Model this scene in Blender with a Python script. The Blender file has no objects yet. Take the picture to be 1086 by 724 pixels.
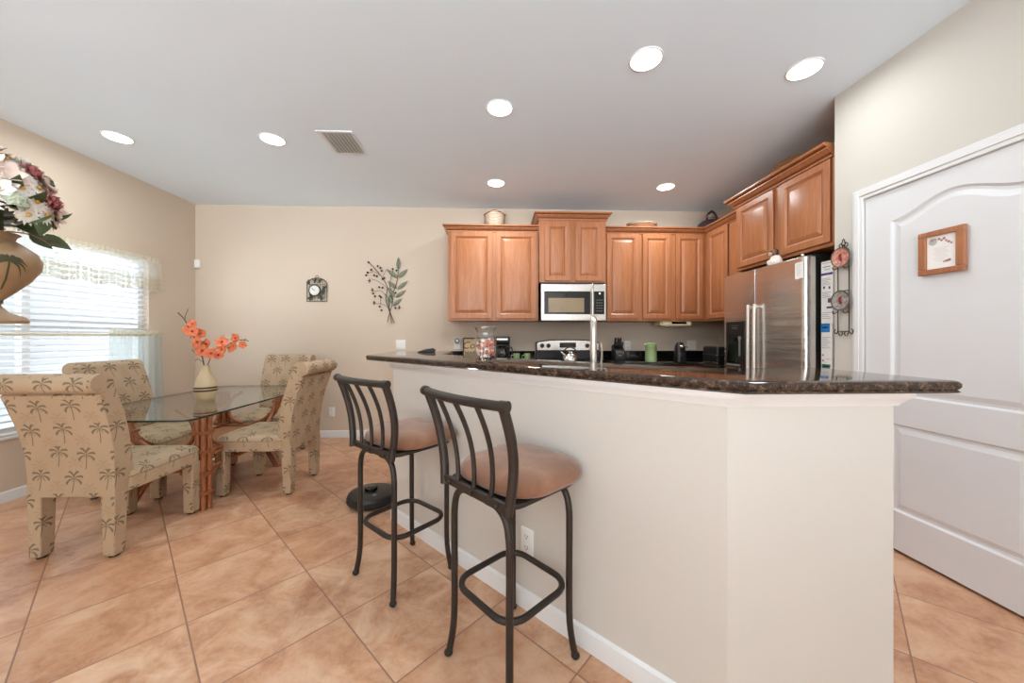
import bpy, bmesh, math, random
from mathutils import Vector, Matrix
PI = math.pi
R = math.radians
SC = bpy.context.scene
COL = SC.collection
random.seed(7)

# ------------------------------------------------------------------ camera
cam_d = bpy.data.cameras.new('camera')
cam = bpy.data.objects.new('camera', cam_d); COL.objects.link(cam)
cam_d.sensor_fit = 'HORIZONTAL'; cam_d.sensor_width = 36.0
cam_d.lens = 36.0 * 380.0 / 1086.0
cam_d.shift_y = -4.0 / 1086.0
cam_d.clip_start = 0.02
cam.location = (0, 0, 1.18)
cam.rotation_euler = (R(90), 0, R(-2.35))
SC.camera = cam
# ------------------------------------------------------------------ exposure, world
SC.view_settings.view_transform = 'Standard'
SC.view_settings.look = 'None'
SC.view_settings.gamma = 1.0
SC.view_settings.use_curve_mapping = False
SC.view_settings.exposure = 0.48
try:
    SC.cycles.use_denoising = True
    SC.cycles.max_bounces = 10
    SC.cycles.diffuse_bounces = 5
    SC.cycles.glossy_bounces = 5
    SC.cycles.transparent_max_bounces = 16
    SC.cycles.sample_clamp_indirect = 6.0
    SC.cycles.caustics_reflective = False
    SC.cycles.caustics_refractive = False
except Exception:
    pass
SKY_STRENGTH = 9.0
DOWNLIGHT_W = 4.8
DOWNLIGHT_COLOR = (.92, .98, .985)
def sky_ramp(nt, fac, stops):
    x = nt.nodes.new('ShaderNodeValToRGB'); e = x.color_ramp.elements
    while len(e) < len(stops): e.new(.5)
    for q_, (p_, c_) in zip(e, stops): q_.position = p_; q_.color = (*c_, 1)
    nt.links.new(fac, x.inputs[0]); return x.outputs[0]
W = bpy.data.worlds.new('daylight'); SC.world = W; W.use_nodes = True
wn = W.node_tree; wn.nodes.clear()
wo = wn.nodes.new('ShaderNodeOutputWorld'); wb = wn.nodes.new('ShaderNodeBackground')
wt = wn.nodes.new('ShaderNodeTexCoord'); ws = wn.nodes.new('ShaderNodeSeparateXYZ')
wr = wn.nodes.new('ShaderNodeMapRange'); wm = wn.nodes.new('ShaderNodeMix'); wm.data_type = 'RGBA'
wz = wn.nodes.new('ShaderNodeMapRange'); wz.inputs[1].default_value = -1; wz.inputs[2].default_value = 1
wn.links.new(wt.outputs['Generated'], ws.inputs[0]); wn.links.new(ws.outputs[0], wr.inputs[0]); wn.links.new(ws.outputs[2], wz.inputs[0])
wr.inputs[1].default_value = -0.8; wr.inputs[2].default_value = -0.45
# window side: shaded yard at eye level, bright hazy sky above; living-room side: sunlit pale patio below, sky above
side = sky_ramp(wn, wz.outputs[0], [(.0, (.055, .06, .06)), (.40, (.055, .062, .065)), (.5, (.062, .07, .076)), (.58, (.075, .086, .098)), (.72, (.125, .145, .165)), (1.0, (.235, .265, .30))])
back = sky_ramp(wn, wz.outputs[0], [(.0, (.90, .99, 1.04)), (.42, (.90, .99, 1.04)), (.48, (.215, .21, .20)), (.62, (.185, .18, .172)), (1.0, (.19, .19, .185))])
wn.links.new(wr.outputs[0], wm.inputs[0]); wn.links.new(side, wm.inputs[6]); wn.links.new(back, wm.inputs[7])
wn.links.new(wm.outputs[2], wb.inputs[0]); wb.inputs[1].default_value = SKY_STRENGTH
wn.links.new(wb.outputs[0], wo.inputs[0])

# ------------------------------------------------------------------ room constants
H = 2.74
XL, YB, XR = -3.53, 4.34, 2.19      # left wall, back wall, pantry wall
XK = 2.74                           # kitchen right wall
YF = -3.4                           # living-room end behind the camera

# ------------------------------------------------------------------ helpers
class MB:
    def __init__(s): s.v = []; s.f = []
    def add(s, vs, fs, M=None):
        b = len(s.v)
        s.v += [tuple(M @ Vector(p)) if M is not None else tuple(p) for p in vs]
        s.f += [tuple(b + i for i in f) for f in fs]
        return s
    def box(s, x0, x1, y0, y1, z0, z1, M=None):
        v = [(x0,y0,z0),(x1,y0,z0),(x1,y1,z0),(x0,y1,z0),(x0,y0,z1),(x1,y0,z1),(x1,y1,z1),(x0,y1,z1)]
        return s.add(v, [(0,3,2,1),(4,5,6,7),(0,1,5,4),(1,2,6,5),(2,3,7,6),(3,0,4,7)], M)
    def tube(s, pts, r, seg=10, closed=False, M=None, flat=1.0, up=None):
        P = [Vector(p) for p in pts]; n = len(P)
        rs = r if isinstance(r, (list, tuple)) else [r]*n
        T = []
        for i in range(n):
            a = P[(i-1) % n] if (closed or i > 0) else P[i]
            b = P[(i+1) % n] if (closed or i < n-1) else P[i]
            T.append((b-a).normalized())
        u = Vector(up) if up else (Vector((0,0,1)) if abs(T[0].z) < .9 else Vector((1,0,0)))
        vs = []; fs = []
        for i in range(n):
            u = (u - T[i]*u.dot(T[i]))
            if u.length < 1e-6: u = T[i].orthogonal()
            u.normalize(); w = T[i].cross(u)
            for k in range(seg):
                a = 2*PI*k/seg
                vs.append(P[i] + (u*math.cos(a)*flat + w*math.sin(a))*rs[i])
        m = n if closed else n-1
        for i in range(m):
            for k in range(seg):
                a = i*seg+k; b = i*seg+(k+1) % seg; j = (i+1) % n
                fs.append((a, b, j*seg+(k+1) % seg, j*seg+k))
        if not closed:
            fs.append(tuple(reversed(range(seg)))); fs.append(tuple((n-1)*seg+k for k in range(seg)))
        return s.add(vs, fs, M)
    def lathe(s, prof, seg=32, M=None, cx=0, cy=0):
        vs = []; fs = []; n = len(prof)
        for (r, z) in prof:
            for k in range(seg):
                a = 2*PI*k/seg; vs.append((cx+r*math.cos(a), cy+r*math.sin(a), z))
        for i in range(n-1):
            for k in range(seg):
                fs.append((i*seg+k, i*seg+(k+1) % seg, (i+1)*seg+(k+1) % seg, (i+1)*seg+k))
        if prof[0][0] > 1e-5: fs.append(tuple(reversed(range(seg))))
        if prof[-1][0] > 1e-5: fs.append(tuple((n-1)*seg+k for k in range(seg)))
        return s.add(vs, fs, M)
    def ball(s, c, r, seg=12, rings=8, M=None, sc=(1,1,1)):
        vs = [(c[0], c[1], c[2]-r*sc[2])]; fs = []
        for i in range(1, rings):
            t = -PI/2+PI*i/rings
            for k in range(seg):
                a = 2*PI*k/seg
                vs.append((c[0]+r*sc[0]*math.cos(t)*math.cos(a), c[1]+r*sc[1]*math.cos(t)*math.sin(a), c[2]+r*sc[2]*math.sin(t)))
        vs.append((c[0], c[1], c[2]+r*sc[2])); top = len(vs)-1
        for k in range(seg):
            k2 = (k+1) % seg
            fs.append((0, 1+k2, 1+k)); fs.append((top, 1+(rings-2)*seg+k, 1+(rings-2)*seg+k2))
            for i in range(rings-2):
                fs.append((1+i*seg+k, 1+i*seg+k2, 1+(i+1)*seg+k2, 1+(i+1)*seg+k))
        return s.add(vs, fs, M)
    def loft(s, loops, M=None, cap0=True, cap1=True):
        n = len(loops[0]); vs = [p for L in loops for p in L]; fs = []
        for i in range(len(loops)-1):
            for k in range(n):
                k2 = (k+1) % n
                fs.append((i*n+k, i*n+k2, (i+1)*n+k2, (i+1)*n+k))
        if cap0: fs.append(tuple(reversed(range(n))))
        if cap1: fs.append(tuple((len(loops)-1)*n+k for k in range(n)))
        return s.add(vs, fs, M)
    def prism(s, poly, z0, z1, M=None):
        return s.loft([[(x, y, z0) for x, y in poly], [(x, y, z1) for x, y in poly]], M)
    def sweep(s, path, prof, M=None):
        # path in xy, profile [(offset to the right of travel, z)] closed; mitred corners
        n = len(path); P = [Vector(p) for p in path]; loops = []
        for i in range(n):
            d0 = (P[i]-P[i-1]).normalized() if i > 0 else None
            d1 = (P[i+1]-P[i]).normalized() if i < n-1 else None
            d0 = d0 or d1; d1 = d1 or d0
            n0 = Vector((d0.y, -d0.x)); n1 = Vector((d1.y, -d1.x))
            m = (n0+n1); m = m / max(m.dot(n0), 1e-4)
            loops.append([(P[i].x+m.x*o, P[i].y+m.y*o, z) for o, z in prof])
        return s.loft(loops, M)
    def build(s, name, mat, parent=None, smooth=True, ang=40, bevel=0, bseg=2, uv=False, sub=0, fix=True):
        me = bpy.data.meshes.new(name)
        me.from_pydata([tuple(p) for p in s.v], [], s.f)
        if fix:
            bm = bmesh.new(); bm.from_mesh(me)
            bmesh.ops.recalc_face_normals(bm, faces=bm.faces); bm.to_mesh(me); bm.free()
        me.update()
        if mat: me.materials.append(mat)
        if smooth:
            me.polygons.foreach_set('use_smooth', [True]*len(me.polygons))
            if not sub: me.set_sharp_from_angle(angle=R(ang))
        if uv:
            L = me.uv_layers.new(name='UVMap')
            for p in me.polygons:
                nn = p.normal; a = max(range(3), key=lambda i: abs(nn[i]))
                for li in p.loop_indices:
                    c = me.vertices[me.loops[li].vertex_index].co
                    L.data[li].uv = ((c.y+.37, c.z) if a == 0 else (c.x, c.z) if a == 1 else (c.x+.11, c.y+.23))
        o = bpy.data.objects.new(name, me); COL.objects.link(o)
        if bevel:
            m = o.modifiers.new('bevel', 'BEVEL'); m.width = bevel; m.segments = bseg; m.limit_method = 'ANGLE'; m.angle_limit = R(50)
        if sub:
            m = o.modifiers.new('sub', 'SUBSURF'); m.levels = sub; m.render_levels = sub
        if parent is not None: o.parent = parent
        return o

def tag(o, label, cat, group=None):
    o['label'] = label; o['category'] = cat
    if group: o['group'] = group
    return o
def thing(name, label, cat, loc=(0,0,0), rotz=0.0, group=None):
    o = bpy.data.objects.new(name, None); COL.objects.link(o)
    o.empty_display_size = .1
    o.location = loc; o.rotation_euler = (0, 0, R(rotz))
    return tag(o, label, cat, group)
def structure(o):
    o['kind'] = 'structure'; return o
def dup(root, loc, rotz, label, group=None, scale=None):
    r = root.copy(); COL.objects.link(r); r.location = loc; r.rotation_euler = (0, 0, R(rotz)); r['label'] = label
    if group: r['group'] = group
    if scale: r.scale = scale
    for ch in list(root.children):
        c = ch.copy(); COL.objects.link(c); c.parent = r
        for g in list(ch.children):
            d = g.copy(); COL.objects.link(d); d.parent = c
    return r
def T(x, y, z): return Matrix.Translation((x, y, z))
def RZ(d): return Matrix.Rotation(R(d), 4, 'Z')
def RX(d): return Matrix.Rotation(R(d), 4, 'X')
def RY(d): return Matrix.Rotation(R(d), 4, 'Y')
def bez(p, n=12):
    # Catmull-Rom through points
    P = [Vector(q) for q in p]; out = []
    for i in range(len(P)-1):
        a = P[i-1] if i else P[i]*2-P[i+1]; b = P[i]; c = P[i+1]; d = P[i+2] if i+2 < len(P) else P[i+1]*2-P[i]
        for k in range(n):
            t = k/n
            out.append(.5*((2*b)+(c-a)*t+(2*a-5*b+4*c-d)*t*t+(3*b-a-3*c+d)*t**3))
    out.append(P[-1]); return out
def rrect(w, h, r, n=5, cx=0, cy=0):
    out = []
    for (sx, sy, a0) in ((1,1,0),(-1,1,90),(-1,-1,180),(1,-1,270)):
        for k in range(n+1):
            a = R(a0+90*k/n); out.append((cx+sx*(w/2-r)+r*math.cos(a), cy+sy*(h/2-r)+r*math.sin(a)))
    return out
def inset(poly, d):
    n = len(poly); out = []
    for i in range(n):
        p0 = Vector(poly[i-1]); p1 = Vector(poly[i]); p2 = Vector(poly[(i+1) % n])
        a = (p1-p0).normalized(); b = (p2-p1).normalized()
        na = Vector((-a.y, a.x)); nb = Vector((-b.y, b.x))
        m = na+nb; m = m/max(m.dot(na), .2)
        out.append((p1.x+m.x*d, p1.y+m.y*d))
    return out
def text_mesh(name, body, size, mat, parent, M, extrude=.0008, align='CENTER', shear=0):
    cu = bpy.data.curves.new(name, 'FONT'); cu.body = body; cu.size = size; cu.extrude = extrude
    cu.align_x = align; cu.align_y = 'CENTER'; cu.shear = shear
    o = bpy.data.objects.new(name, cu); COL.objects.link(o)
    dg = bpy.context.evaluated_depsgraph_get(); dg.update()
    me = bpy.data.meshes.new_from_object(o.evaluated_get(dg))
    bpy.data.objects.remove(o); me.transform(M); me.materials.clear(); me.materials.append(mat)
    ob = bpy.data.objects.new(name, me); COL.objects.link(ob); ob.parent = parent
    return ob

# ------------------------------------------------------------------ materials
def srgb(r, g, b):
    f = lambda c: (c/255/12.92) if c/255 <= .04045 else ((c/255+.055)/1.055)**2.4
    return (f(r), f(g), f(b), 1)
class NT:
    def __init__(s, name):
        s.m = bpy.data.materials.new(name); s.m.use_nodes = True; s.t = s.m.node_tree; s.t.nodes.clear()
        s.out = s.n('ShaderNodeOutputMaterial')
    def n(s, t, **k):
        x = s.t.nodes.new(t)
        for a, b in k.items(): setattr(x, a, b)
        return x
    def l(s, a, b): s.t.links.new(a, b)
    def setin(s, i, v):
        if hasattr(v, 'is_linked') or isinstance(v, bpy.types.NodeSocket): s.l(v, i)
        else: i.default_value = v
    def math(s, op, a, b=None, c=None):
        x = s.n('ShaderNodeMath', operation=op); s.setin(x.inputs[0], a)
        if b is not None: s.setin(x.inputs[1], b)
        if c is not None: s.setin(x.inputs[2], c)
        return x.outputs[0]
    def mix(s, f, a, b, blend='MIX'):
        x = s.n('ShaderNodeMix', data_type='RGBA', blend_type=blend)
        s.setin(x.inputs[0], f); s.setin(x.inputs[6], a); s.setin(x.inputs[7], b); return x.outputs[2]
    def noise(s, vec, scale, detail=3, rough=.5, dist=0):
        x = s.n('ShaderNodeTexNoise'); x.inputs['Scale'].default_value = scale; x.inputs['Detail'].default_value = detail
        x.inputs['Roughness'].default_value = rough; x.inputs['Distortion'].default_value = dist
        if vec is not None: s.l(vec, x.inputs['Vector'])
        return x.outputs['Fac']
    def ramp(s, f, stops):
        x = s.n('ShaderNodeValToRGB'); e = x.color_ramp.elements
        while len(e) < len(stops): e.new(.5)
        for q, (p, c) in zip(e, stops): q.position = p; q.color = c
        s.l(f, x.inputs[0]); return x.outputs[0]
    def obj(s, scale=None):
        c = s.n('ShaderNodeTexCoord').outputs['Object']
        if scale:
            mp = s.n('ShaderNodeMapping'); mp.inputs['Scale'].default_value = scale; s.l(c, mp.inputs[0]); c = mp.outputs[0]
        return c
    def bump(s, h, strength=.2, dist=.005):
        x = s.n('ShaderNodeBump'); x.inputs['Strength'].default_value = strength; x.inputs['Distance'].default_value = dist
        s.l(h, x.inputs['Height']); return x.outputs[0]
    def bsdf(s, color, rough=.5, metal=0, normal=None, **k):
        b = s.n('ShaderNodeBsdfPrincipled'); s.setin(b.inputs['Base Color'], color)
        s.setin(b.inputs['Roughness'], rough); b.inputs['Metallic'].default_value = metal
        if normal is not None: s.l(normal, b.inputs['Normal'])
        for a, v in k.items(): s.setin(b.inputs[a.replace('_', ' ')], v)
        s.l(b.outputs[0], s.out.inputs[0]); return b
def plain(name, c, rough=.5, metal=0, var=.06, scale=9, **k):
    t = NT(name); col = srgb(*c)
    f = t.noise(t.obj(), scale, 4)
    d = tuple(x*(1-var) for x in col[:3])+(1,); u = tuple(min(1, x*(1+var)) for x in col[:3])+(1,)
    t.bsdf(t.ramp(f, [(.3, d), (.7, u)]), rough, metal, **k); return t.m
def emit(name, c, s):
    t = NT(name); e = t.n('ShaderNodeEmission'); e.inputs[0].default_value = (*c, 1); e.inputs[1].default_value = s
    t.l(e.outputs[0], t.out.inputs[0]); return t.m

M_ = {}
def paint(name, c, rough=.7):
    t = NT(name); o = t.obj(); col = srgb(*c)
    f = t.noise(o, 1.3, 3); h = t.noise(o, 160, 2)
    t.bsdf(t.ramp(f, [(.3, tuple(x*.975 for x in col[:3])+(1,)), (.7, col)]), rough, normal=t.bump(h, .12, .002)); return t.m
M_['wall'] = paint('warm_beige_paint', (211, 195, 177))
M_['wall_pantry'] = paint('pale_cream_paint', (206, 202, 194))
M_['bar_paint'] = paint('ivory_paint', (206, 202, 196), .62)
M_['ceiling'] = paint('ceiling_paint', (228, 240, 250), .85)
M_['trim'] = plain('white_semi_gloss', (224, 225, 226), .3, var=.01)
M_['door'] = plain('white_door_paint', (220, 222, 225), .35, var=.01)

def mat_tile():
    t = NT('salmon_floor_tile')
    sp = t.n('ShaderNodeSeparateXYZ'); o = t.obj(); t.l(o, sp.inputs[0])
    su = t.math('DIVIDE', t.math('ADD', t.math('ADD', sp.outputs[0], sp.outputs[1]), .385), .637)
    sv = t.math('DIVIDE', t.math('SUBTRACT', t.math('SUBTRACT', sp.outputs[1], sp.outputs[0]), 3.437), .617)
    def edge(x):
        fr = t.math('FRACT', x); return t.math('MINIMUM', fr, t.math('SUBTRACT', 1.0, fr))
    e = t.math('MINIMUM', edge(su), edge(sv))
    grout = t.math('LESS_THAN', e, .0062)
    cv = t.n('ShaderNodeCombineXYZ'); t.l(t.math('FLOOR', su), cv.inputs[0]); t.l(t.math('FLOOR', sv), cv.inputs[1])
    wnz = t.n('ShaderNodeTexWhiteNoise', noise_dimensions='2D'); t.l(cv.outputs[0], wnz.inputs['Vector'])
    # shift the mottling per tile
    va = t.n('ShaderNodeVectorMath', operation='MULTIPLY_ADD'); t.l(wnz.outputs['Color'], va.inputs[0]); va.inputs[1].default_value = (7, 7, 7); t.l(o, va.inputs[2])
    n1 = t.noise(va.outputs[0], 5, 8, .62, .6); n2 = t.noise(va.outputs[0], 30, 8, .75, .7)
    base = t.ramp(n1, [(.34, srgb(172, 118, 84)), (.5, srgb(203, 153, 116)), (.66, srgb(227, 190, 158))])
    base = t.mix(t.math('MULTIPLY', t.math('SUBTRACT', n2, .40), 1.5), base, srgb(226, 198, 176))
    tint = t.mix(t.math('MULTIPLY', wnz.outputs['Value'], .35), base, srgb(196, 138, 103))
    col = t.mix(grout, tint, srgb(150, 112, 90))
    hgt = t.math('MULTIPLY', t.math('MINIMUM', e, .012), 60)
    hh = t.math('ADD', hgt, t.math('MULTIPLY', n2, .18))
    t.bsdf(col, t.math('ADD', .30, t.math('MULTIPLY', n1, .14)), normal=t.bump(hh, .22, .004)); return t.m
M_['tile'] = mat_tile()

def mat_wood(name, c0, c1, c2, rough=.34, scale=(14, 14, 1.1)):
    t = NT(name); o = t.obj(scale); n = t.noise(o, 2.6, 6, .6, 1.2); f = t.noise(t.obj((70, 70, 2.5)), 2, 3)
    col = t.ramp(n, [(.3, srgb(*c0)), (.5, srgb(*c1)), (.7, srgb(*c2))])
    col = t.mix(t.math('MULTIPLY', f, .07), col, srgb(*c0))
    t.bsdf(col, rough, normal=t.bump(f, .05, .001)); return t.m
M_['maple'] = mat_wood('glazed_maple', (164, 103, 66), (176, 114, 75), (188, 126, 87))
M_['maple_dark'] = mat_wood('maple_glaze_groove', (112, 64, 40), (124, 72, 45), (138, 82, 54))
M_['oak_frame'] = mat_wood('brown_picture_wood', (150, 95, 62), (165, 107, 71), (178, 119, 80))
M_['rattan'] = mat_wood('rattan_cane', (122, 70, 41), (152, 92, 57), (175, 113, 73), .35, (30, 30, 6))

def mat_granite(name, base, mids, spots, rough=.07):
    t = NT(name); o = t.obj()
    v = t.n('ShaderNodeTexVoronoi'); v.inputs['Scale'].default_value = 140; t.l(o, v.inputs['Vector'])
    n = t.noise(o, 55, 6, .7); n2 = t.noise(o, 190, 3, .7)
    col = t.ramp(n, [(.38, srgb(*base)), (.56, srgb(*mids)), (.75, srgb(*spots))])
    g = t.math('GREATER_THAN', n2, .62)
    col = t.mix(t.math('MULTIPLY', g, .6), col, srgb(*spots))
    col = t.mix(t.math('LESS_THAN', v.outputs['Distance'], .16), col, srgb(*base))
    t.bsdf(col, rough, Specular_IOR_Level=.6); return t.m
M_['granite'] = mat_granite('brown_granite', (26, 20, 17), (66, 50, 40), (150, 124, 102))
M_['granite_black'] = mat_granite('black_granite', (12, 11, 11), (22, 20, 19), (58, 54, 50))

def mat_steel(name, c, rough, wave):
    t = NT(name); o = t.obj((1.2, 1.2, 11)); n = t.noise(o, 2.2, 2, .45)
    b = t.noise(t.obj((3, 3, 260)), 3, 2)
    t.bsdf(t.ramp(b, [(.3, tuple(x*.93 for x in srgb(*c)[:3])+(1,)), (.7, srgb(*c))]), rough, 1.0, normal=t.bump(n, wave, .03)); return t.m
M_['steel'] = mat_steel('brushed_stainless', (222, 219, 216), .25, .12)
M_['steel_plain'] = mat_steel('satin_stainless', (216, 212, 208), .26, .0)
M_['chrome'] = plain('polished_chrome', (225, 224, 222), .1, 1.0, var=.01)
M_['nickel'] = plain('brushed_nickel', (214, 210, 204), .28, 1.0, var=.02)
M_['black_plastic'] = plain('black_plastic', (24, 24, 25), .35)
M_['black_gloss'] = plain('black_glass_panel', (14, 14, 15), .08)
M_['black_rubber'] = plain('black_rubber', (30, 29, 28), .7)
M_['bronze'] = plain('dark_bronze_powder_coat', (52, 45, 41), .42, .35, var=.12, scale=30)
M_['iron'] = plain('black_wrought_iron', (38, 33, 31), .5, .4)
M_['white_plastic'] = plain('white_plastic', (238, 236, 232), .35, var=.01)
M_['grey_plastic'] = plain('grey_plastic', (120, 120, 120), .4)
M_['grey_dark'] = plain('duct_grey', (190, 189, 184), .8)
M_['cream_plastic'] = plain('cream_plastic', (222, 208, 168), .4)
M_['slat'] = None
def mat_slat():
    t = NT('white_blind_slat'); d = t.n('ShaderNodeBsdfDiffuse'); d.inputs[0].default_value = srgb(242, 243, 245)
    tr = t.n('ShaderNodeBsdfTranslucent'); tr.inputs[0].default_value = srgb(236, 242, 250)
    m = t.n('ShaderNodeMixShader'); m.inputs[0].default_value = .22; t.l(d.outputs[0], m.inputs[1]); t.l(tr.outputs[0], m.inputs[2])
    t.l(m.outputs[0], t.out.inputs[0]); return t.m
M_['slat'] = mat_slat()
def mat_sheer(name, c, see, emb=None):
    t = NT(name); tp = t.n('ShaderNodeBsdfTransparent'); d = t.n('ShaderNodeBsdfDiffuse'); tr = t.n('ShaderNodeBsdfTranslucent')
    m0 = t.n('ShaderNodeMixShader'); m0.inputs[0].default_value = .55
    col = srgb(*c); fac = see
    if emb:
        uvn = t.n('ShaderNodeTexCoord').outputs['UV']; sp = t.n('ShaderNodeSeparateXYZ'); t.l(uvn, sp.inputs[0])
        u, v = sp.outputs[0], sp.outputs[1]
        band = t.math('MULTIPLY', t.math('LESS_THAN', v, .47), t.math('GREATER_THAN', v, .02))
        # floral lace: ring and leaf motifs in rows
        fx = t.math('SUBTRACT', t.math('FRACT', t.math('MULTIPLY', u, 44)), .5)
        fy = t.math('SUBTRACT', t.math('FRACT', t.math('MULTIPLY', v, 7)), .5)
        rr = t.math('SQRT', t.math('ADD', t.math('MULTIPLY', fx, fx), t.math('MULTIPLY', fy, fy)))
        ring = t.math('LESS_THAN', t.math('ABSOLUTE', t.math('SUBTRACT', rr, .3)), .11)
        dot = t.math('LESS_THAN', rr, .10)
        pat = t.math('MULTIPLY', t.math('MAXIMUM', ring, dot), band)
        nn = t.math('GREATER_THAN', t.noise(uvn, 60, 2), .44)
        pat = t.math('MULTIPLY', pat, nn)
        fac = t.math('ADD', see, t.math('MULTIPLY', pat, .5))
        cc = t.mix(pat, col, srgb(*emb)); t.l(cc, d.inputs[0]); t.l(cc, tr.inputs[0])
    else:
        d.inputs[0].default_value = col; tr.inputs[0].default_value = col
    t.l(d.outputs[0], m0.inputs[1]); t.l(tr.outputs[0], m0.inputs[2])
    m = t.n('ShaderNodeMixShader'); t.setin(m.inputs[0], fac); t.l(tp.outputs[0], m.inputs[1]); t.l(m0.outputs[0], m.inputs[2])
    t.l(m.outputs[0], t.out.inputs[0]); return t.m
M_['sheer'] = mat_sheer('sheer_valance_voile', (240, 241, 234), .42, (176, 160, 116))
M_['sheer_cafe'] = mat_sheer('sheer_curtain_voile', (206, 216, 214), .62)
M_['sheer_head'] = mat_sheer('gathered_lace_header', (232, 226, 206), .86)
def mat_glass(name, tint, base=.04):
    t = NT(name); tp = t.n('ShaderNodeBsdfTransparent'); tp.inputs[0].default_value = (*tint, 1)
    g = t.n('ShaderNodeBsdfGlossy'); g.inputs['Roughness'].default_value = .01
    lw = t.n('ShaderNodeLayerWeight'); lw.inputs[0].default_value = .5
    f = t.math('ADD', base, t.math('MULTIPLY', .96, t.math('POWER', lw.outputs['Facing'], 4.2)))
    m = t.n('ShaderNodeMixShader'); t.l(f, m.inputs[0]); t.l(tp.outputs[0], m.inputs[1]); t.l(g.outputs[0], m.inputs[2])
    t.l(m.outputs[0], t.out.inputs[0]); return t.m
M_['glass'] = mat_glass('clear_glass', (.96, .985, .975))
M_['pane'] = mat_glass('window_glass', (.97, .98, .98), .03)
M_['glass_edge'] = plain('dark_green_glass_edge', (28, 52, 48), .1)

def mat_palm():
    t = NT('palm_print_fabric'); uvn = t.n('ShaderNodeTexCoord').outputs['UV']; sp = t.n('ShaderNodeSeparateXYZ'); t.l(uvn, sp.inputs[0])
    def palms(cx, cy, ox, oy, size):
        u = t.math('DIVIDE', t.math('ADD', sp.outputs[0], ox), cx); v = t.math('DIVIDE', t.math('ADD', sp.outputs[1], oy), cy)
        row = t.math('FLOOR', v)
        u = t.math('ADD', u, t.math('MULTIPLY', t.math('MODULO', t.math('ABSOLUTE', row), 2), .5))
        cv = t.n('ShaderNodeCombineXYZ'); t.l(t.math('FLOOR', u), cv.inputs[0]); t.l(row, cv.inputs[1])
        w = t.n('ShaderNodeTexWhiteNoise', noise_dimensions='2D'); t.l(cv.outputs[0], w.inputs['Vector'])
        ws = t.n('ShaderNodeSeparateColor'); t.l(w.outputs['Color'], ws.inputs[0])
        x = t.math('MULTIPLY', t.math('SUBTRACT', t.math('FRACT', u), .5), cx/size)
        y = t.math('MULTIPLY', t.math('SUBTRACT', t.math('FRACT', v), .5), cy/size)
        x = t.math('ADD', x, t.math('MULTIPLY', t.math('SUBTRACT', ws.outputs[0], .5), .5))
        y = t.math('ADD', y, t.math('MULTIPLY', t.math('SUBTRACT', ws.outputs[1], .5), .3))
        y = t.math('SUBTRACT', y, .3)                                  # crown centre above the middle
        ax = t.math('ABSOLUTE', x)
        r = t.math('SQRT', t.math('ADD', t.math('MULTIPLY', x, x), t.math('MULTIPLY', y, y)))
        th = t.math('ARCTAN2', y, ax)
        k = t.math('SINE', t.math('ADD', t.math('MULTIPLY', t.math('ADD', th, t.math('MULTIPLY', r, 1.0)), 7.6), t.math('MULTIPLY', ws.outputs[2], 2.0)))
        fr = t.math('MULTIPLY', t.math('GREATER_THAN', k, t.math('ADD', -.25, t.math('MULTIPLY', r, 1.0))), t.math('LESS_THAN', r, .66))
        fr = t.math('MULTIPLY', fr, t.math('GREATER_THAN', th, -.95))
        bend = t.math('MULTIPLY', t.math('MULTIPLY', y, y), .12)
        tr = t.math('LESS_THAN', t.math('ABSOLUTE', t.math('SUBTRACT', x, bend)), .034)
        tr = t.math('MULTIPLY', tr, t.math('MULTIPLY', t.math('LESS_THAN', y, .05), t.math('GREATER_THAN', y, -1.05)))
        return t.math('MAXIMUM', fr, tr)
    p1 = palms(.165, .128, .02, .03, .072)
    p2 = palms(.165, .128, .10, .09, .06)
    n = t.noise(uvn, 260, 2); n0 = t.noise(t.n('ShaderNodeTexCoord').outputs['Object'], 3, 3)
    base = t.mix(n0, srgb(170, 146, 118), srgb(189, 165, 137))
    base = t.mix(t.math('MULTIPLY', p2, .28), base, srgb(148, 116, 82))
    col = t.mix(t.math('MULTIPLY', p1, t.math('ADD', .42, t.math('MULTIPLY', n, .6))), base, srgb(84, 74, 56))
    t.bsdf(col, .85, normal=t.bump(n, .15, .001)); return t.m
M_['palm'] = mat_palm()
def mat_suede():
    t = NT('brown_suede'); o = t.obj(); n = t.noise(o, 7, 4, .6, .5); f = t.noise(o, 300, 2)
    t.bsdf(t.ramp(n, [(.3, srgb(120, 80, 56)), (.5, srgb(138, 94, 68)), (.7, srgb(158, 113, 86))]), .8, normal=t.bump(f, .1, .001), Sheen_Weight=.4); return t.m
M_['suede'] = mat_suede()
def mat_wicker(name, c0, c1, sc=55):
    t = NT(name); w = t.n('ShaderNodeTexWave', wave_type='BANDS', bands_direction='Z'); w.inputs['Scale'].default_value = sc*.3; w.inputs['Distortion'].default_value = 3
    o = t.obj(); t.l(o, w.inputs['Vector']); n = t.noise(o, sc, 3)
    f = t.math('MULTIPLY', t.math('ADD', w.outputs['Fac'], n), .5)
    t.bsdf(t.ramp(f, [(.3, srgb(*c0)), (.65, srgb(*c1))]), .7, normal=t.bump(f, .5, .006)); return t.m
M_['wicker'] = mat_wicker('woven_wicker', (96, 60, 38), (176, 124, 84))
M_['wicker_pale'] = mat_wicker('pale_woven_wicker', (134, 104, 80), (206, 190, 170), 70)
M_['wicker_purple'] = mat_wicker('dark_purple_wicker', (32, 22, 28), (84, 62, 70), 60)
M_['lattice'] = mat_wicker('cane_weave', (104, 62, 38), (150, 100, 66), 90)
M_['terracotta'] = plain('sandy_ceramic', (160, 130, 96), .45, var=.14, scale=12)
M_['green_ceramic'] = plain('sage_green_glaze', (140, 164, 116), .3, var=.04)
M_['paper'] = plain('white_paper', (238, 236, 233), .8, var=.02)
M_['orange'] = plain('orange_petal', (220, 124, 82), .6, var=.25, scale=40)
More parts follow.
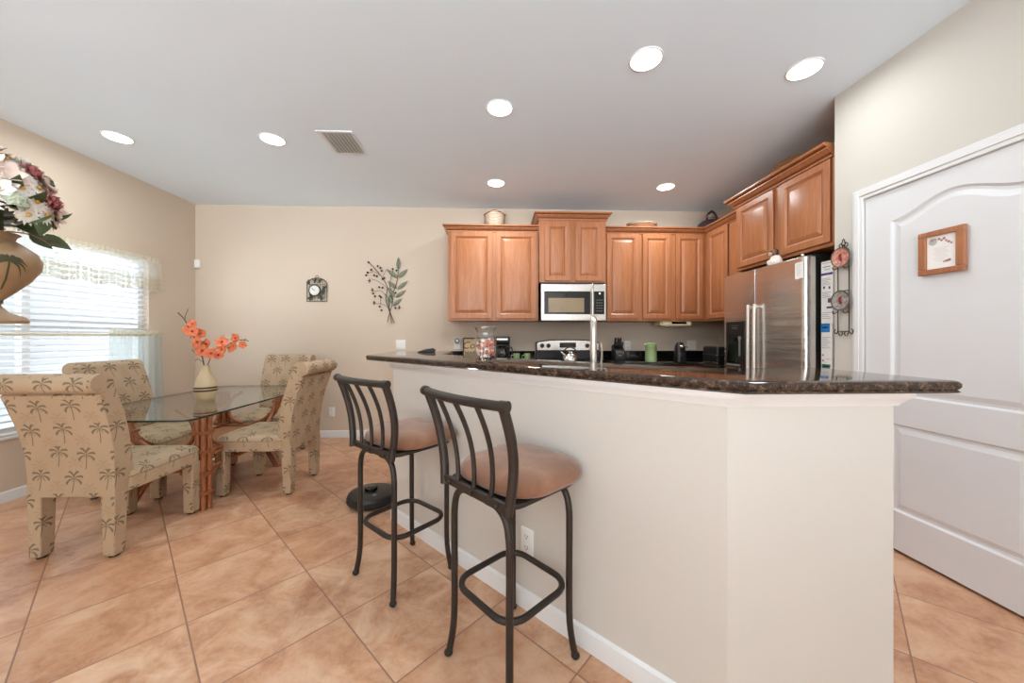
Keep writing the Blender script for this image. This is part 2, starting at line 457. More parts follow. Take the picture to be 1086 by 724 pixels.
M_['red'] = plain('red_orchid_lip', (190, 46, 26), .6, var=.2, scale=40)
M_['twig'] = plain('brown_twig', (84, 60, 48), .8, var=.15)
M_['leaf'] = plain('dull_green_leaf', (70, 86, 52), .6, var=.25, scale=30)
M_['leaf_pale'] = plain('sage_leaf', (184, 192, 170), .7, var=.15, scale=30)
M_['white_petal'] = plain('white_silk_petal', (236, 230, 222), .7, var=.05, scale=30)
M_['pink_petal'] = plain('blush_silk_petal', (226, 204, 192), .7, var=.1, scale=30)
M_['rose_petal'] = plain('dusty_rose_petal', (190, 120, 120), .7, var=.2, scale=30)
M_['yellow'] = plain('yellow_flower_eye', (206, 160, 60), .7)
M_['metal_leaf'] = plain('patina_green_metal', (124, 130, 110), .65, .1, var=.25, scale=30)
M_['metal_stem'] = plain('rusty_brown_metal', (84, 62, 48), .55, .4)

# ================================================================== ROOM SHELL
def shell(name, mb, mat, bevel=0):
    return structure(mb.build(name, mat, bevel=bevel))
fl = MB(); fl.box(XL-.15, XK+.15, YF-.2, YB+.15, -.12, 0); shell('floor', fl, M_['tile'])
ce = MB(); ce.box(XL-.15, XK+.15, YF-.2, YB+.15, H, H+.12); shell('ceiling', ce, M_['ceiling'])
b = MB(); b.box(XL-.15, XK+.15, YB, YB+.15, 0, H); shell('wall_back', b, M_['wall'])
# left wall with the window opening
WY0, WY1, WZ0, WZ1 = 1.98, 3.78, .47, 1.98
b = MB()
b.box(XL-.15, XL, YF-.2, WY0, 0, H); b.box(XL-.15, XL, WY1, YB, 0, H)
b.box(XL-.15, XL, WY0, WY1, 0, WZ0); b.box(XL-.15, XL, WY0, WY1, WZ1, H); shell('wall_left', b, M_['wall'])
# pantry wall with the door opening, its return beside the fridge, and the kitchen wall
DY0, DY1, DZ = 1.235, 2.05, 2.005
b = MB()
b.box(XR, XR+.10, DY1, 2.24, 0, H); b.box(XR, XR+.10, YF-.2, DY0, 0, H); b.box(XR, XR+.10, DY0, DY1, DZ, H)
b.box(XR+.10, XK, 2.18, 2.24, 0, H); shell('wall_pantry', b, M_['wall_pantry'])
b = MB(); b.box(XK, XK+.15, YF-.2, YB, 0, H); shell('wall_right', b, M_['wall'])
# living-room end: wide sliding-door opening behind the camera
b = MB(); b.box(XL, -3.45, YF-.15, YF, 0, H); b.box(2.12, XK, YF-.15, YF, 0, H); b.box(-3.45, 2.12, YF-.15, YF, 2.62, H)
shell('wall_front', b, M_['wall'])

# baseboards
bp = [(0, 0), (.014, 0), (.014, .058), (.011, .066), (.011, .07), (.005, .076), (0, .08)]
def baseb(name, path):
    m = MB(); m.sweep(path, bp); return shell(name, m, M_['trim'])
baseb('baseboard_left', [(XL, YF), (XL, YB)])
baseb('baseboard_back', [(XL, YB), (-.62, YB)])
baseb('baseboard_pantry', [(XR, 2.24), (XR, DY1+.068)])
baseb('baseboard_pantry_2', [(XR, DY0-.068), (XR, YF)])

# breakfast-bar half wall (45 degrees to the room, with a straight end)
BARZ = 1.06
bar_poly = [(-.68, 2.37), (.671, 1.021), (1.183, 1.021), (1.183, 1.30), (.615, 1.30), (-.52, 2.435), (-.52, 3.16), (-.68, 3.16)]
b = MB(); b.prism(bar_poly, 0, 1.02); shell('wall_bar', b, M_['bar_paint'], bevel=.004)
m = MB(); m.sweep([(-.68, 3.16), (-.68, 2.37), (.671, 1.021), (1.183, 1.021), (1.183, 1.30)], [(-o, z) for o, z in bp][::-1] and [(o, z) for o, z in bp])
shell('baseboard_bar', m, M_['trim'])
tp = [(0, .978), (.006, .978), (.010, .986), (.022, 1.0), (.03, 1.008), (.034, 1.0235), (0, 1.0235)]
m = MB(); m.sweep([(-.68, 3.16), (-.68, 2.37), (.671, 1.021), (1.183, 1.021), (1.183, 1.30)], tp)
shell('trim_1', m, M_['trim'])

# door casing and slab
cs = [(0, 0), (.062, 0), (.062, .008), (.050, .016), (.018, .018), (.008, .012), (0, .010)]
m = MB()
m.box(XR-.012, XR, DY1, DY1+.02, 0, DZ+.02); m.box(XR-.017, XR, DY1+.02, DY1+.05, 0, DZ+.05); m.box(XR-.010, XR, DY1+.05, DY1+.066, 0, DZ+.066)
m.box(XR-.012, XR, DY0-.02, DY0, 0, DZ+.02); m.box(XR-.017, XR, DY0-.05, DY0-.02, 0, DZ+.05); m.box(XR-.010, XR, DY0-.066, DY0-.05, 0, DZ+.066)
m.box(XR-.012, XR, DY0, DY1, DZ, DZ+.02); m.box(XR-.017, XR, DY0-.02, DY1+.02, DZ+.02, DZ+.05); m.box(XR-.010, XR, DY0-.05, DY1+.05, DZ+.05, DZ+.066)
m.box(XR+.045, XR+.06, DY0, DY1, DZ-.012, DZ)
shell('trim_2', m, M_['trim'], bevel=.003)

def arch_loop(y0, y1, z0, z1, rise, d, n=24):
    # rectangle with an eyebrow-arched head; d = inset
    pts = [(y0+d, z0+d), (y1-d, z0+d)]
    for k in range(n+1):
        t = k/n; s = (1-math.cos(2*PI*t))/2
        pts.append((y1-d-(y1-y0-2*d)*t, z1-d+rise*s))
    return pts
def door_slab():
    # local: x across, z up, front towards -y
    w, h = DY1-DY0-.006, DZ-.018; mb = MB()
    st, mid0, mid1, bot, top = .135, .69, .845, .21, 1.815
    th = .036
    loops_def = [(0, 0), (.010, .0115), (.022, .0115), (.046, .003), (.05, .003)]
    pan = [arch_loop(st, w-st, mid1, top, .075, d) for d, _ in loops_def]
    pan2 = [arch_loop(st, w-st, bot, mid0, 0.0, d) for d, _ in loops_def]
    for P in (pan, pan2):
        L = [[(x, e[1], z) for x, z in lp] for lp, e in zip(P, loops_def)]
        mb.loft(L, cap0=False, cap1=True)
    # face around the two panels, as strips
    def quad(a, b2, c, d2): mb.add([(x, 0, z) for x, z in (a, b2, c, d2)], [(0, 1, 2, 3)])
    quad((0, 0), (w, 0), (w, bot), (0, bot)); quad((0, mid0), (w, mid0), (w, mid1), (0, mid1))
    quad((0, bot), (st, bot), (st, mid0), (0, mid0)); quad((w-st, bot), (w, bot), (w, mid0), (w-st, mid0))
    quad((0, mid1), (st, mid1), (st, top), (0, top)); quad((w-st, mid1), (w, mid1), (w, top), (w-st, top))
    head = [p for p in pan[0][2:]]
    for k in range(len(head)-1):
        quad(head[k], (head[k][0], h), (head[k+1][0], h), head[k+1])
    quad((0, top), (st, top), (st, h), (0, h)); quad((w-st, top), (w, top), (w, h), (w-st, h))
    mb.box(0, w, .0121, th, 0, h)
    for a, b2 in (((0, 0), (w, 0)), ((w, 0), (w, h)), ((w, h), (0, h)), ((0, h), (0, 0))):
        mb.add([(a[0], 0, a[1]), (b2[0], 0, b2[1]), (b2[0], .0121, b2[1]), (a[0], .0121, a[1])], [(0, 1, 2, 3)])
    return mb
dm = door_slab()
dr = dm.build('door_1', M_['door'], fix=False, ang=25); structure(dr)
bmx = bmesh.new(); bmx.from_mesh(dr.data); bmesh.ops.remove_doubles(bmx, verts=bmx.verts, dist=1e-5); bmesh.ops.recalc_face_normals(bmx, faces=bmx.faces); bmx.to_mesh(dr.data); bmx.free(); dr.data.set_sharp_from_angle(angle=R(16))
dr.location = (XR+.004, DY1-.003, .016); dr.rotation_euler = (0, 0, R(-90))
hd = MB(); hd.lathe([(0, -.062), (.024, -.058), (.03, -.045), (.026, -.03), (.012, -.022), (.012, -.008), (.03, -.006), (.031, 0)], 20, T(.745, 0, .95) @ RX(-90))
hd.build('door_knob', M_['nickel'], dr)

# window: frame, mid rail, glass
m = MB()
fx0, fx1 = XL-.105, XL-.06
m.box(fx0, fx1, WY0, WY0+.05, WZ0, WZ1); m.box(fx0, fx1, WY1-.05, WY1, WZ0, WZ1)
m.box(fx0, fx1, WY0+.05, WY1-.05, WZ0, WZ0+.05); m.box(fx0, fx1, WY0+.05, WY1-.05, WZ1-.05, WZ1)
m.box(fx0, fx1, WY0+.05, WY1-.05, 1.19, 1.235); ym = (WY0+WY1)/2; m.box(fx0, fx1, ym-.025, ym+.025, WZ0+.05, 1.19); m.box(fx0, fx1, ym-.025, ym+.025, 1.235, WZ1-.05)
wf = structure(m.build('window_1', M_['white_plastic']))
g = MB(); g.box(XL-.087, XL-.081, WY0+.05, WY1-.05, WZ0+.05, WZ1-.05); g.build('window_pane', M_['pane'], wf)
m = MB(); m.box(XL-.06, XL+.022, WY0-.03, WY1+.03, WZ0-.022, WZ0); shell('trim_3', m, M_['trim'], bevel=.004)

# ================================================================== KITCHEN CABINETS
def panel_door(mb, x0, x1, z0, z1, yf, frame=.058, th=.02):
    # raised-panel door, front towards -y, front face at y = yf
    w, h = x1-x0, z1-z0
    L = []
    for d, dep in ((0, th), (0, .004), (.004, 0), (frame-.010, 0), (frame-.006, .003), (frame, .008), (frame+.006, .011), (frame+.012, .011), (frame+.036, .002), (frame+.039, .001)):
        L.append([(x0+d, yf+dep, z0+d), (x1-d, yf+dep, z0+d), (x1-d, yf+dep, z1-d), (x0+d, yf+dep, z1-d)])
    f0 = len(mb.f); mb.loft(L)
    mb.glaze = [f0+6*4+k for k in range(4)]+[f0+k for k in range(4)]
def build_panel(mb, name, parent):
    o = mb.build(name, M_['maple'], parent, ang=20); o.data.materials.append(M_['maple_dark'])
    for i in mb.glaze: o.data.polygons[i].material_index = 1
    return o
CROWN = [(0, 0), (.012, .001), (.014, .012), (.010, .014), (.020, .024), (.034, .036), (.044, .044), (.044, .050), (.040, .053), (.056, .062), (.060, .068), (.060, .078), (0, .078)]
GLAZED = (3, 7, 8)
def cabinet(name, label, loc, rotz, w, depth, z0, z1, doors, crown=None, group='maple wall cabinets', zb=None, handles=False):
    t = thing(name, label, 'cabinet', loc, rotz, group)
    m = MB(); m.box(0, w, 0, depth, z0, z1); m.build('cabinet_body', M_['maple'], t, bevel=.002)
    for (a, b2, c, d) in doors:
        m = MB(); panel_door(m, a, b2, c, d, -.02); build_panel(m, 'door', t)
    if crown:
        s = crown.get('scale', 1); pr = [(o*s, z1-.012+z*s) for o, z in CROWN]
        m = MB(); m.sweep(crown['path'], pr); cr = m.build('crown_moulding', M_['maple'], t, ang=20)
        cr.data.materials.append(M_['maple_dark']); npf = len(pr)
        for i in range((len(crown['path'])-1)*npf):
            if i % npf in GLAZED: cr.data.polygons[i].material_index = 1
    return t
YC = 4.01
D_UP = YB-YC-.002
cabinet('wall_cabinet', 'two-door maple wall cabinet left of the microwave, above coffee sign', (-.549, YC, 0), 0, 1.01, D_UP, 1.37, 2.37,
        [(.031, .492, 1.392, 2.355), (.534, .989, 1.392, 2.355)], {'path': [(0, D_UP), (0, 0), (1.01, 0)], 'scale': .92})
cabinet('wall_cabinet', 'short maple wall cabinet set higher, directly above the microwave', (.467, YC-.045, 0), 0, .745, D_UP+.045, 1.795, 2.50,
        [(.058, .347, 1.81, 2.46), (.4, .70, 1.81, 2.46)], {'path': [(0, D_UP+.045), (0, 0), (.745, 0), (.745, D_UP+.045)]})
cabinet('wall_cabinet', 'three-door maple wall cabinet between microwave and corner', (1.222, YC, 0), 0, 1.168, D_UP, 1.37, 2.37,
        [(.011, .38, 1.392, 2.355), (.423, .751, 1.392, 2.355), (.806, 1.125, 1.392, 2.355)], {'path': [(0, 0), (1.168, 0)], 'scale': .92})
cabinet('wall_cabinet', 'single-door maple cabinet on side wall next to the fridge cabinet', (2.39, YB-.002, 0), -90, .928, XK-2.392, 1.37, 2.37,
        [(.385, .735, 1.392, 2.355)], {'path': [(.33, 0), (.928, 0)], 'scale': .92})
cabinet('wall_cabinet', 'deep two-door maple cabinet above the stainless refrigerator', (2.25, 3.29, 0), -90, .985, XK-2.252, 1.80, 2.405,
        [(.04, .475, 1.825, 2.385), (.545, .972, 1.825, 2.385)], {'path': [(0, XK-2.252), (0, 0), (.985, 0)], 'scale': 1.2})

# base cabinets and counters on the back wall
def base_cab(label, loc, rotz, w, n, depth=.6):
    t = thing('base_cabinet', label, 'cabinet', loc, rotz, 'maple base cabinets')
    m = MB(); m.box(0, w, 0, depth, .1, .88); m.box(.02, w-.02, .07, depth, 0, .1); m.build('cabinet_body', M_['maple'], t, bevel=.002)
    s = w/n
    for k in range(n):
        m = MB(); panel_door(m, k*s+.02, (k+1)*s-.02, .12, .69, -.02, .05); build_panel(m, 'door', t)
        m = MB(); panel_door(m, k*s+.02, (k+1)*s-.02, .72, .86, -.02, .03); build_panel(m, 'drawer', t)
base_cab('maple base cabinet under coffee maker, left of the range', (-.52, 3.738, 0), 0, .97, 2)
base_cab('maple base cabinet under knife block, right of the range', (1.228, 3.738, 0), 0, 1.5, 4)
def counter(name, label, poly, z0, z1, mat):
    m = MB(); m.loft([[(x, y, z) for x, y in inset(poly, d)] for d, z in ((.012, z0), (.002, z0+.006), (0, z0+.012), (0, z1-.012), (.003, z1-.005), (.009, z1-.001), (.014, z1))])
    return m.build(name, mat, ang=30)
t = thing('countertop', 'black granite kitchen counter with backsplash left of the range', 'countertop', (0, 0, 0))
o = counter('counter_slab', '', [(-.55, 3.70), (.452, 3.70), (.452, YB-.003), (-.55, YB-.003)], .881, .92, M_['granite_black']); o.parent = t
m = MB(); m.box(-.55, .452, YB-.023, YB-.003, .9205, 1.02); m.build('backsplash', M_['granite_black'], t, bevel=.002)
t = thing('countertop', 'black granite kitchen counter with backsplash right of the range', 'countertop', (0, 0, 0))
o = counter('counter_slab', '', [(1.226, 3.70), (2.08, 3.70), (2.08, 3.31), (XK-.003, 3.31), (XK-.003, YB-.003), (1.226, YB-.003)], .881, .92, M_['granite_black']); o.parent = t
m = MB(); m.box(1.226, XK-.003, YB-.023, YB-.003, .9205, 1.02); m.box(XK-.023, XK-.003, 3.31, YB-.023, .9205, 1.02); m.build('backsplash', M_['granite_black'], t, bevel=.002)
base_cab('maple base cabinet in the corner beside the refrigerator', (2.125, 3.70, 0), -90, .385, 1, .59)

# bar top and the sink run behind the half wall
top_poly = [(-.915, 2.535), (.68, .95), (1.30, .95), (1.30, 1.40), (.82, 1.40), (-.40, 2.62), (-.40, 3.22), (-.915, 3.22)]
m = MB()
prof = [(.02, 1.0238), (.006, 1.0238), (.001, 1.0275), (.006, 1.033), (.003, 1.036), (0, 1.042), (0, 1.050), (.004, 1.056), (.011, 1.0594), (.02, 1.06)]
m.loft([[(x, y, z) for x, y in inset(top_poly, d)] for d, z in prof])
tag(m.build('bar_countertop', M_['granite'], ang=30), 'dark brown granite bar top with moulded edge on the angled half wall', 'countertop')
t = thing('base_cabinet', 'maple sink base cabinet run behind the angled half wall', 'cabinet', (0, 0, 0))
sink_poly = [(-.515, 2.44), (.617, 1.303), (1.18, 1.303), (1.18, 1.60), (1.0, 1.76), (.05, 2.71), (-.3, 2.71)]
m = MB(); m.prism([(-.50, 2.45), (.62, 1.33), (1.15, 1.33), (1.15, 1.57), (.98, 1.74), (.03, 2.69), (-.3, 2.69)], 0, .88); m.build('cabinet_body', M_['maple'], t)
o = counter('counter_slab', '', sink_poly, .881, .92, M_['granite_black']); o.parent = t

# ================================================================== APPLIANCES
# range
t = thing('range', 'stainless electric range with black cooktop under the microwave', 'stove', (.457, 3.69, 0))
m = MB(); m.box(.002, .765, .0, .62, .03, .905); m.build('oven_body', M_['steel_plain'], t, bevel=.004)
m = MB(); m.box(.002, .765, -.012, .60, .906, .921); m.build('cooktop', M_['black_gloss'], t, bevel=.004)
m = MB(); m.box(.05, .715, -.028, -.001, .2, .74); m.build('oven_door', M_['black_gloss'], t, bevel=.004)
m = MB(); m.tube([(.08, -.07, .79), (.69, -.07, .79)], .013); m.tube([(.1, -.07, .79), (.1, 0, .79)], .009); m.tube([(.67, -.07, .79), (.67, 0, .79)], .009); m.build('oven_handle', M_['nickel'], t)
def bowed(x0, x1, z0, z1, rise, y0, y1, n=20):
    pts = [(x0, z0)]+[(x1, z0)]+[(x1-(x1-x0)*k/n, z1+rise*(1-((2*k/n-1)**4))) for k in range(n+1)]
    mm = MB(); mm.loft([[(x, y, z) for x, z in pts] for y in (y0, y1)]); return mm
bg = bowed(.004, .763, .922, 1.125, .034, .56, .63).build('backguard', M_['black_plastic'], t, bevel=.003)
fp = bowed(.014, .753, 1.03, 1.118, .032, .548, .5605).build('control_panel', M_['steel_plain'], t, bevel=.003)
m = MB(); m.box(.285, .48, .542, .549, 1.062, 1.122); m.build('clock_display', M_['black_gloss'], fp)
for x in (.075, .15, .615, .69):
    m = MB(); m.lathe([(.026, 0), (.026, .006), (.021, .010), (.02, .03), (.0, .031)], 18, T(x, .549, 1.085) @ RX(90)); m.build('burner_knob', M_['black_plastic'], fp)
for (x, y, r) in ((.2, .16, .095), (.57, .16, .075), (.2, .42, .075), (.57, .42, .095)):
    m = MB(); m.lathe([(r, .9212), (r, .9222), (r-.006, .9222), (r-.006, .9212)], 28, None, x, y); m.build('burner_ring', M_['grey_plastic'], t)
# microwave
t = thing('microwave', 'stainless over-the-range microwave below the short middle cabinet', 'microwave', (.478, 3.93, 0))
m = MB(); m.box(.003, .717, .0, YB-3.932, 1.368, 1.79); m.build('microwave_body', M_['black_plastic'], t, bevel=.003)
m = MB(); m.box(0, .575, -.028, -.0005, 1.368, 1.768); dd = m.build('microwave_door', M_['steel_plain'], t, bevel=.004)
m = MB(); m.box(.035, .545, -.031, -.0275, 1.438, 1.69); wd = m.build('window_surround', M_['black_gloss'], t, bevel=.002)
m = MB(); m.box(.08, .475, -.033, -.0305, 1.458, 1.615); m.build('window_screen', plain('microwave_window', (150, 132, 104), .15), wd)
m = MB(); m.box(.578, .72, -.028, -.0005, 1.368, 1.768); cp = m.build('control_side', M_['steel_plain'], t, bevel=.004)
m = MB(); m.box(.585, .7, -.031, -.0275, 1.438, 1.69); kp = m.build('keypad', M_['black_gloss'], t, bevel=.002)
m = MB(); m.lathe([(.0, 0), (.011, 0), (.011, .002), (0, .002)], 16, T(.648, -.031, 1.667) @ RX(90)); m.build('badge', M_['white_plastic'], kp)
for i in range(3):
    for j in range(5):
        m = MB(); m.box(.612+i*.026, .626+i*.026, -.0318, -.0308, 1.47+j*.03, 1.478+j*.03); m.build('key', M_['grey_plastic'], kp)
m = MB(); m.tube([(.562, -.055, 1.42), (.562, -.058, 1.72)], .011); m.tube([(.562, -.057, 1.44), (.562, -.026, 1.44)], .008); m.tube([(.562, -.058, 1.70), (.562, -.026, 1.70)], .008); m.build('door_handle', M_['nickel'], dd)
m = MB(); m.box(.22, .5, .02, .25, 1.36, 1.3678); m.build('grease_filter', M_['black_plastic'], t)

M_['handle'] = plain('satin_silver_handle', (222, 216, 208), .35, .6)
# refrigerator (local: front -y, x to the right as seen from the kitchen)
FY0, FY1, FX, FZ = 2.392, 3.272, 2.12, 1.745
fw = FY1-FY0
t = thing('refrigerator', 'stainless side-by-side refrigerator with black water dispenser', 'refrigerator', (FX, FY1, 0), -90)
m = MB(); m.box(.008, fw-.008, .085, .6, .02, FZ-.012); m.build('fridge_body', M_['black_plastic'], t, bevel=.006)
def fdoor(x0, x1):
    # softly bowed door with rounded vertical edges
    n = 22; prof = []
    for k in range(n+1):
        u = .5-.5*math.cos(PI*k/n); x = x0+(x1-x0)*u; e = max((1-u)*(x1-x0) if x1 == fw else .02, .0)
        prof.append((x, .005*(2*u-1)**2+(.026*(1-math.sqrt(max(0, 1-(1-e/.02)**2))) if e < .02 else 0)))
    poly = prof+[(x1, .046), (x0, .046)]
    mm = MB(); mm.prism(poly, .09, FZ); return mm
sp = fw-(2.868-FY0)
d1 = fdoor(.0, sp-.003).build('freezer_door', M_['steel'], t, ang=60, bevel=.004)
d2 = fdoor(sp+.003, fw).build('fresh_food_door', M_['steel'], t, ang=60, bevel=.004)
for nm, x0, x1, par in (('freezer_door_side', .001, sp-.004, d1), ('fresh_food_door_side', sp+.004, fw-.001, d2)):
    m = MB(); m.box(x0, x1, .0465, .082, .09, FZ-.001); m.build(nm, plain('satin_door_side_'+nm, (196, 188, 178), .5, .5), par)
m = MB(); m.box(.01, fw-.01, .03, .1, .02, .085); m.build('toe_grille', M_['black_plastic'], t)
for nm, x, par in (('freezer_handle', sp-.036, d1), ('fresh_food_handle', sp+.036, d2)):
    m = MB(); pts = bez([(x, .004, 1.435), (x, -.02, 1.425), (x, -.033, 1.38), (x, -.034, .62), (x, -.02, .555), (x, .004, .54)], 8)
    m.tube(pts, .012, 12); m.build(nm, M_['handle'], par)
m = MB(); m.box(.044, .285, -.008, .006, .915, 1.325); dp = m.build('dispenser_panel', M_['black_plastic'], t, bevel=.004)
m = MB(); m.box(.065, .215, -.0095, -.0075, .955, 1.205); m.build('dispenser_recess', M_['black_gloss'], dp)
m = MB(); m.box(.23, .245, -.018, -.008, 1.02, 1.16); m.box(.215, .255, -.014, -.008, 1.16, 1.19); m.build('dispenser_paddle', M_['grey_plastic'], dp, bevel=.003)
m = MB(); m.box(.13, .2, -.0095, -.0075, 1.262, 1.27); m.box(.12, .21, -.0095, -.0075, 1.284, 1.288); m.build('dispenser_display', M_['grey_plastic'], dp)
m = MB(); m.box(.06, .24, -.016, -.0075, .93, .945); m.build('drip_tray', M_['grey_plastic'], dp, bevel=.002)
for x in (.032, fw-.032):
    m = MB(); m.box(x-.028, x+.028, .06, .2, FZ-.012, FZ+.014); m.build('hinge_cover', M_['black_plastic'], t, bevel=.004)
m = MB(); m.ball((fw-.03, .015, FZ+.012), .009); m.build('hinge_pin', M_['white_plastic'], t)
# badge-free; a note on the fridge
t = thing('paper_note', 'small torn white note stuck high on the refrigerator door', 'note', (FX-.0015, 2.432, 1.655), -90)
m = MB(); pp = [(-.034, -.058), (-.01, -.063), (.012, -.058), (.036, -.06), (.037, -.01), (.034, .055), (-.02, .056), (-.035, .05)]
m.loft([[(x, y, z) for x, z in pp] for y in (-.001, .0008)]); m.build('note_sheet', M_['paper'], t, ang=20)
m = MB(); [m.box(-.024, .02-.006*(k % 3), -.0016, -.001, .036-k*.014, .038-k*.014) for k in range(6)]; m.build('handwriting_lines', plain('blue_grey_ink', (170, 180, 190), .8), t)

# dog figurine on the refrigerator
t = thing('dog_figurine', 'small white and brown dog figurine sitting on the refrigerator', 'figurine', (2.175, 2.715, FZ+.0005), -100)
m = MB(); m.lathe([(.0, 0), (.046, 0), (.05, .012), (.046, .03), (.036, .055), (.026, .075), (.0, .08)], 20)
m.ball((-.024, -.03, .025), .02, sc=(1, 1, 1.2)); m.ball((.024, -.03, .025), .02, sc=(1, 1, 1.2)); m.build('body', M_['white_petal'], t)
hdm = MB(); hdm.ball((0, -.012, .098), .031, 14, 10, None, (1, 1, .95)); h_ = hdm.build('head', plain('brown_fur_glaze', (122, 84, 56), .5), t)
m = MB(); m.ball((0, -.042, .088), .017, 12, 8, None, (1.1, 1, .8)); m.build('muzzle', plain('tan_muzzle', (196, 170, 140), .5), h_)
m = MB(); m.ball((0, -.058, .093), .006); m.ball((-.013, -.037, .107), .005); m.ball((.013, -.037, .107), .005); m.build('nose_and_eyes', M_['black_gloss'], h_)
for s in (-1, 1):
    m = MB(); m.ball((s*.03, -.008, .1), .014, 10, 8, None, (.45, .8, 1.5)); m.build('ear', plain('dark_ear', (52, 44, 42), .5), h_)
m = MB(); m.ball((0, -.006, .115), .024, 12, 8, None, (1, 1, .55)); m.build('cap_patch', plain('black_patch', (46, 44, 46), .5), h_)

# cartons between refrigerator and wall
def carton(label, z0, z1, y0, y1, blocks):
    t = thing('carton', label, 'box', (2.232, (y0+y1)/2, z0), -90, 'cartons beside the refrigerator')
    w = (y1-y0)/2; h = z1-z0
    m = MB(); m.box(-w, w, 0, .26, 0, h); m.build('box', M_['paper'], t, bevel=.002)
    for (nm, a, b2, c, d, col) in blocks:
        m = MB(); m.box(-w+a*2*w, -w+b2*2*w, -.0012, .0004, c*h, d*h); m.build(nm, plain('ink_'+nm+str(random.random())[2:6], col, .6), t)
grey = (150, 150, 155); purple = (92, 66, 130); dk = (70, 70, 80)
carton('plain white carton at the bottom of the stack beside the fridge', 0.0, .86, 2.302, 2.383, [])
def lines(z0, z1, n, col=(165, 165, 170), a=.1, b2=.85):
    return [('printed_line', a, b2-.12*(k % 3), z0+(z1-z0)*k/n, z0+(z1-z0)*k/n+.008, col) for k in range(n)]
carton('white carton with blue top panel and green oval, lower one beside fridge', .861, 1.275, 2.302, 2.383,
       [('blue_panel', 0, .82, .86, 1.0, (36, 122, 186)), ('brand_mark', .15, .6, .93, .95, (230, 236, 240)), ('green_oval', .1, .85, .27, .335, (70, 120, 110)), ('white_word', .2, .75, .29, .315, (225, 232, 228)),
        ('red_spot', .12, .26, .47, .5, (206, 120, 120)), ('red_spot', .12, .26, .38, .41, (206, 120, 120)), ('red_spot', .12, .3, .18, .22, (200, 110, 110)), ('dark_code', .5, .9, .42, .425, dk), ('dark_code', .1, .5, .04, .08, dk), ('dark_code', .6, .9, .05, .1, (180, 90, 90))]+lines(.6, .8, 7))
carton('white carton with purple band, topmost of the stack beside the fridge', 1.276, 1.70, 2.296, 2.383,
       [('purple_band', 0, 1, .775, .81, purple), ('purple_patch', .5, 1, .24, .27, purple), ('purple_word', .3, .7, .786, .798, (220, 214, 232)), ('dark_spot', .2, .34, .56, .6, dk), ('dark_spot', .66, .8, .55, .59, dk),
        ('dark_spot', .6, .9, .33, .4, (60, 56, 84)), ('red_line', .05, .9, .965, .972, (200, 120, 120)), ('grey_word', .2, .8, .9, .915, grey), ('grey_word', .3, .8, .86, .87, grey)]+lines(.42, .52, 4)+lines(.62, .74, 5)+lines(.08, .2, 4))

# ================================================================== BAR STOOLS
def make_stool(label, loc, rotz):
    t = thing('bar_stool', label, 'bar stool', loc, rotz, 'bar stools along the half wall')
    BR = M_['bronze']
    for sx in (-1, 1):
        for sy in (-1, 1):
            m = MB(); f = .165
            pts = bez([(sx*.04, sy*.15, .637), (sx*.092, sy*.15, .634), (sx*.132, sy*.15, .606), (sx*.149, sy*.15, .55), (sx*.151, sy*.15, .46), (sx*.150, sy*.15, .2), (sx*.154, sy*.154, .1), (sx*.165, sy*.165, .012)], 7)
            m.tube(pts, .0125, 12); lg = m.build('leg', BR, t)
            m = MB(); m.ball((sx*.166, sy*.166, .0125), .0165, 12, 8, None, (1, 1, .76)); m.build('foot_glide', M_['black_rubber'], lg)
    m = MB(); rr = rrect(.305, .305, .075, 6); m.tube([(x, y, .275) for x, y in rr], .0115, 12, True); m.build('foot_ring', BR, t)
    m = MB(); m.prism(rrect(.36, .35, .06, 5), .6495, .664); m.build('seat_frame', BR, t, bevel=.003)
    # cushion
    m = MB(); L = []
    for (s, z) in ((.86, .6645), (.95, .671), (.975, .685), (.955, .701), (.90, .715), (.78, .727), (.6, .734), (.35, .738), (.1, .739)):
        L.append([(x*s, y*s-.045, z) for x, y in rrect(.425, .40, .13, 7)])
    m.loft(L); m.build('seat', M_['suede'], t, ang=70)
    # back: two curved posts, rail, spindles
    def lean(z, x): # sideways spread and backward lean with height
        k = max(0.0, (z-.65)/(.985-.65)); return (x*(1+.20*k+.05*math.sin(k*PI)), .178-.014*math.sin(k*PI)+.052*k**1.8, z)
    for sx in (-1, 1):
        m = MB(); pts = [lean(.642+(.985-.642)*k/12, sx*.172) for k in range(13)]
        m.tube(pts, .016, 12, flat=1.0); m.build('back_post', BR, t)
    m = MB(); pts = [(x, .230+.028*(1-(x/.222)**2), .985) for x in [(-.222+.444*k/14) for k in range(15)]]
    m.tube(pts, .0155, 14); rl = m.build('top_rail', BR, t)
    for s in (-1, 1):
        m = MB(); m.tube([(s*.203, .235, .985), (s*.229, .2295, .985)], .018, 14); m.build('end_cap', BR, rl)
    m = MB(); m.box(-.17, .17, .170, .186, .648, .676); cb = m.build('cross_bar', BR, t, bevel=.003)
    for x in (-.13, 0, .13):
        m = MB(); m.ball((x, .188, .662), .007, 10, 6); m.build('bolt', M_['bronze'], cb)
    for x in (-.088, 0, .088):
        m = MB(); pts = []
        for k in range(13):
            q = lean(.668+(.985-.668)*k/12, x); kk = k/12
            pts.append((q[0], q[1]+.028*(1-(q[0]/.215)**2)*kk**2, q[2]))
        m.tube(pts, .0085, 10); m.build('spindle', BR, t)
    return t
st1 = make_stool('bar stool nearest the camera, in front of the outlet on the bar wall', (.053, 1.325, 0), 131)
st2 = dup(st1, (-.47, 1.828, 0), 138, 'bar stool farther along the bar, beside the robot vacuum')

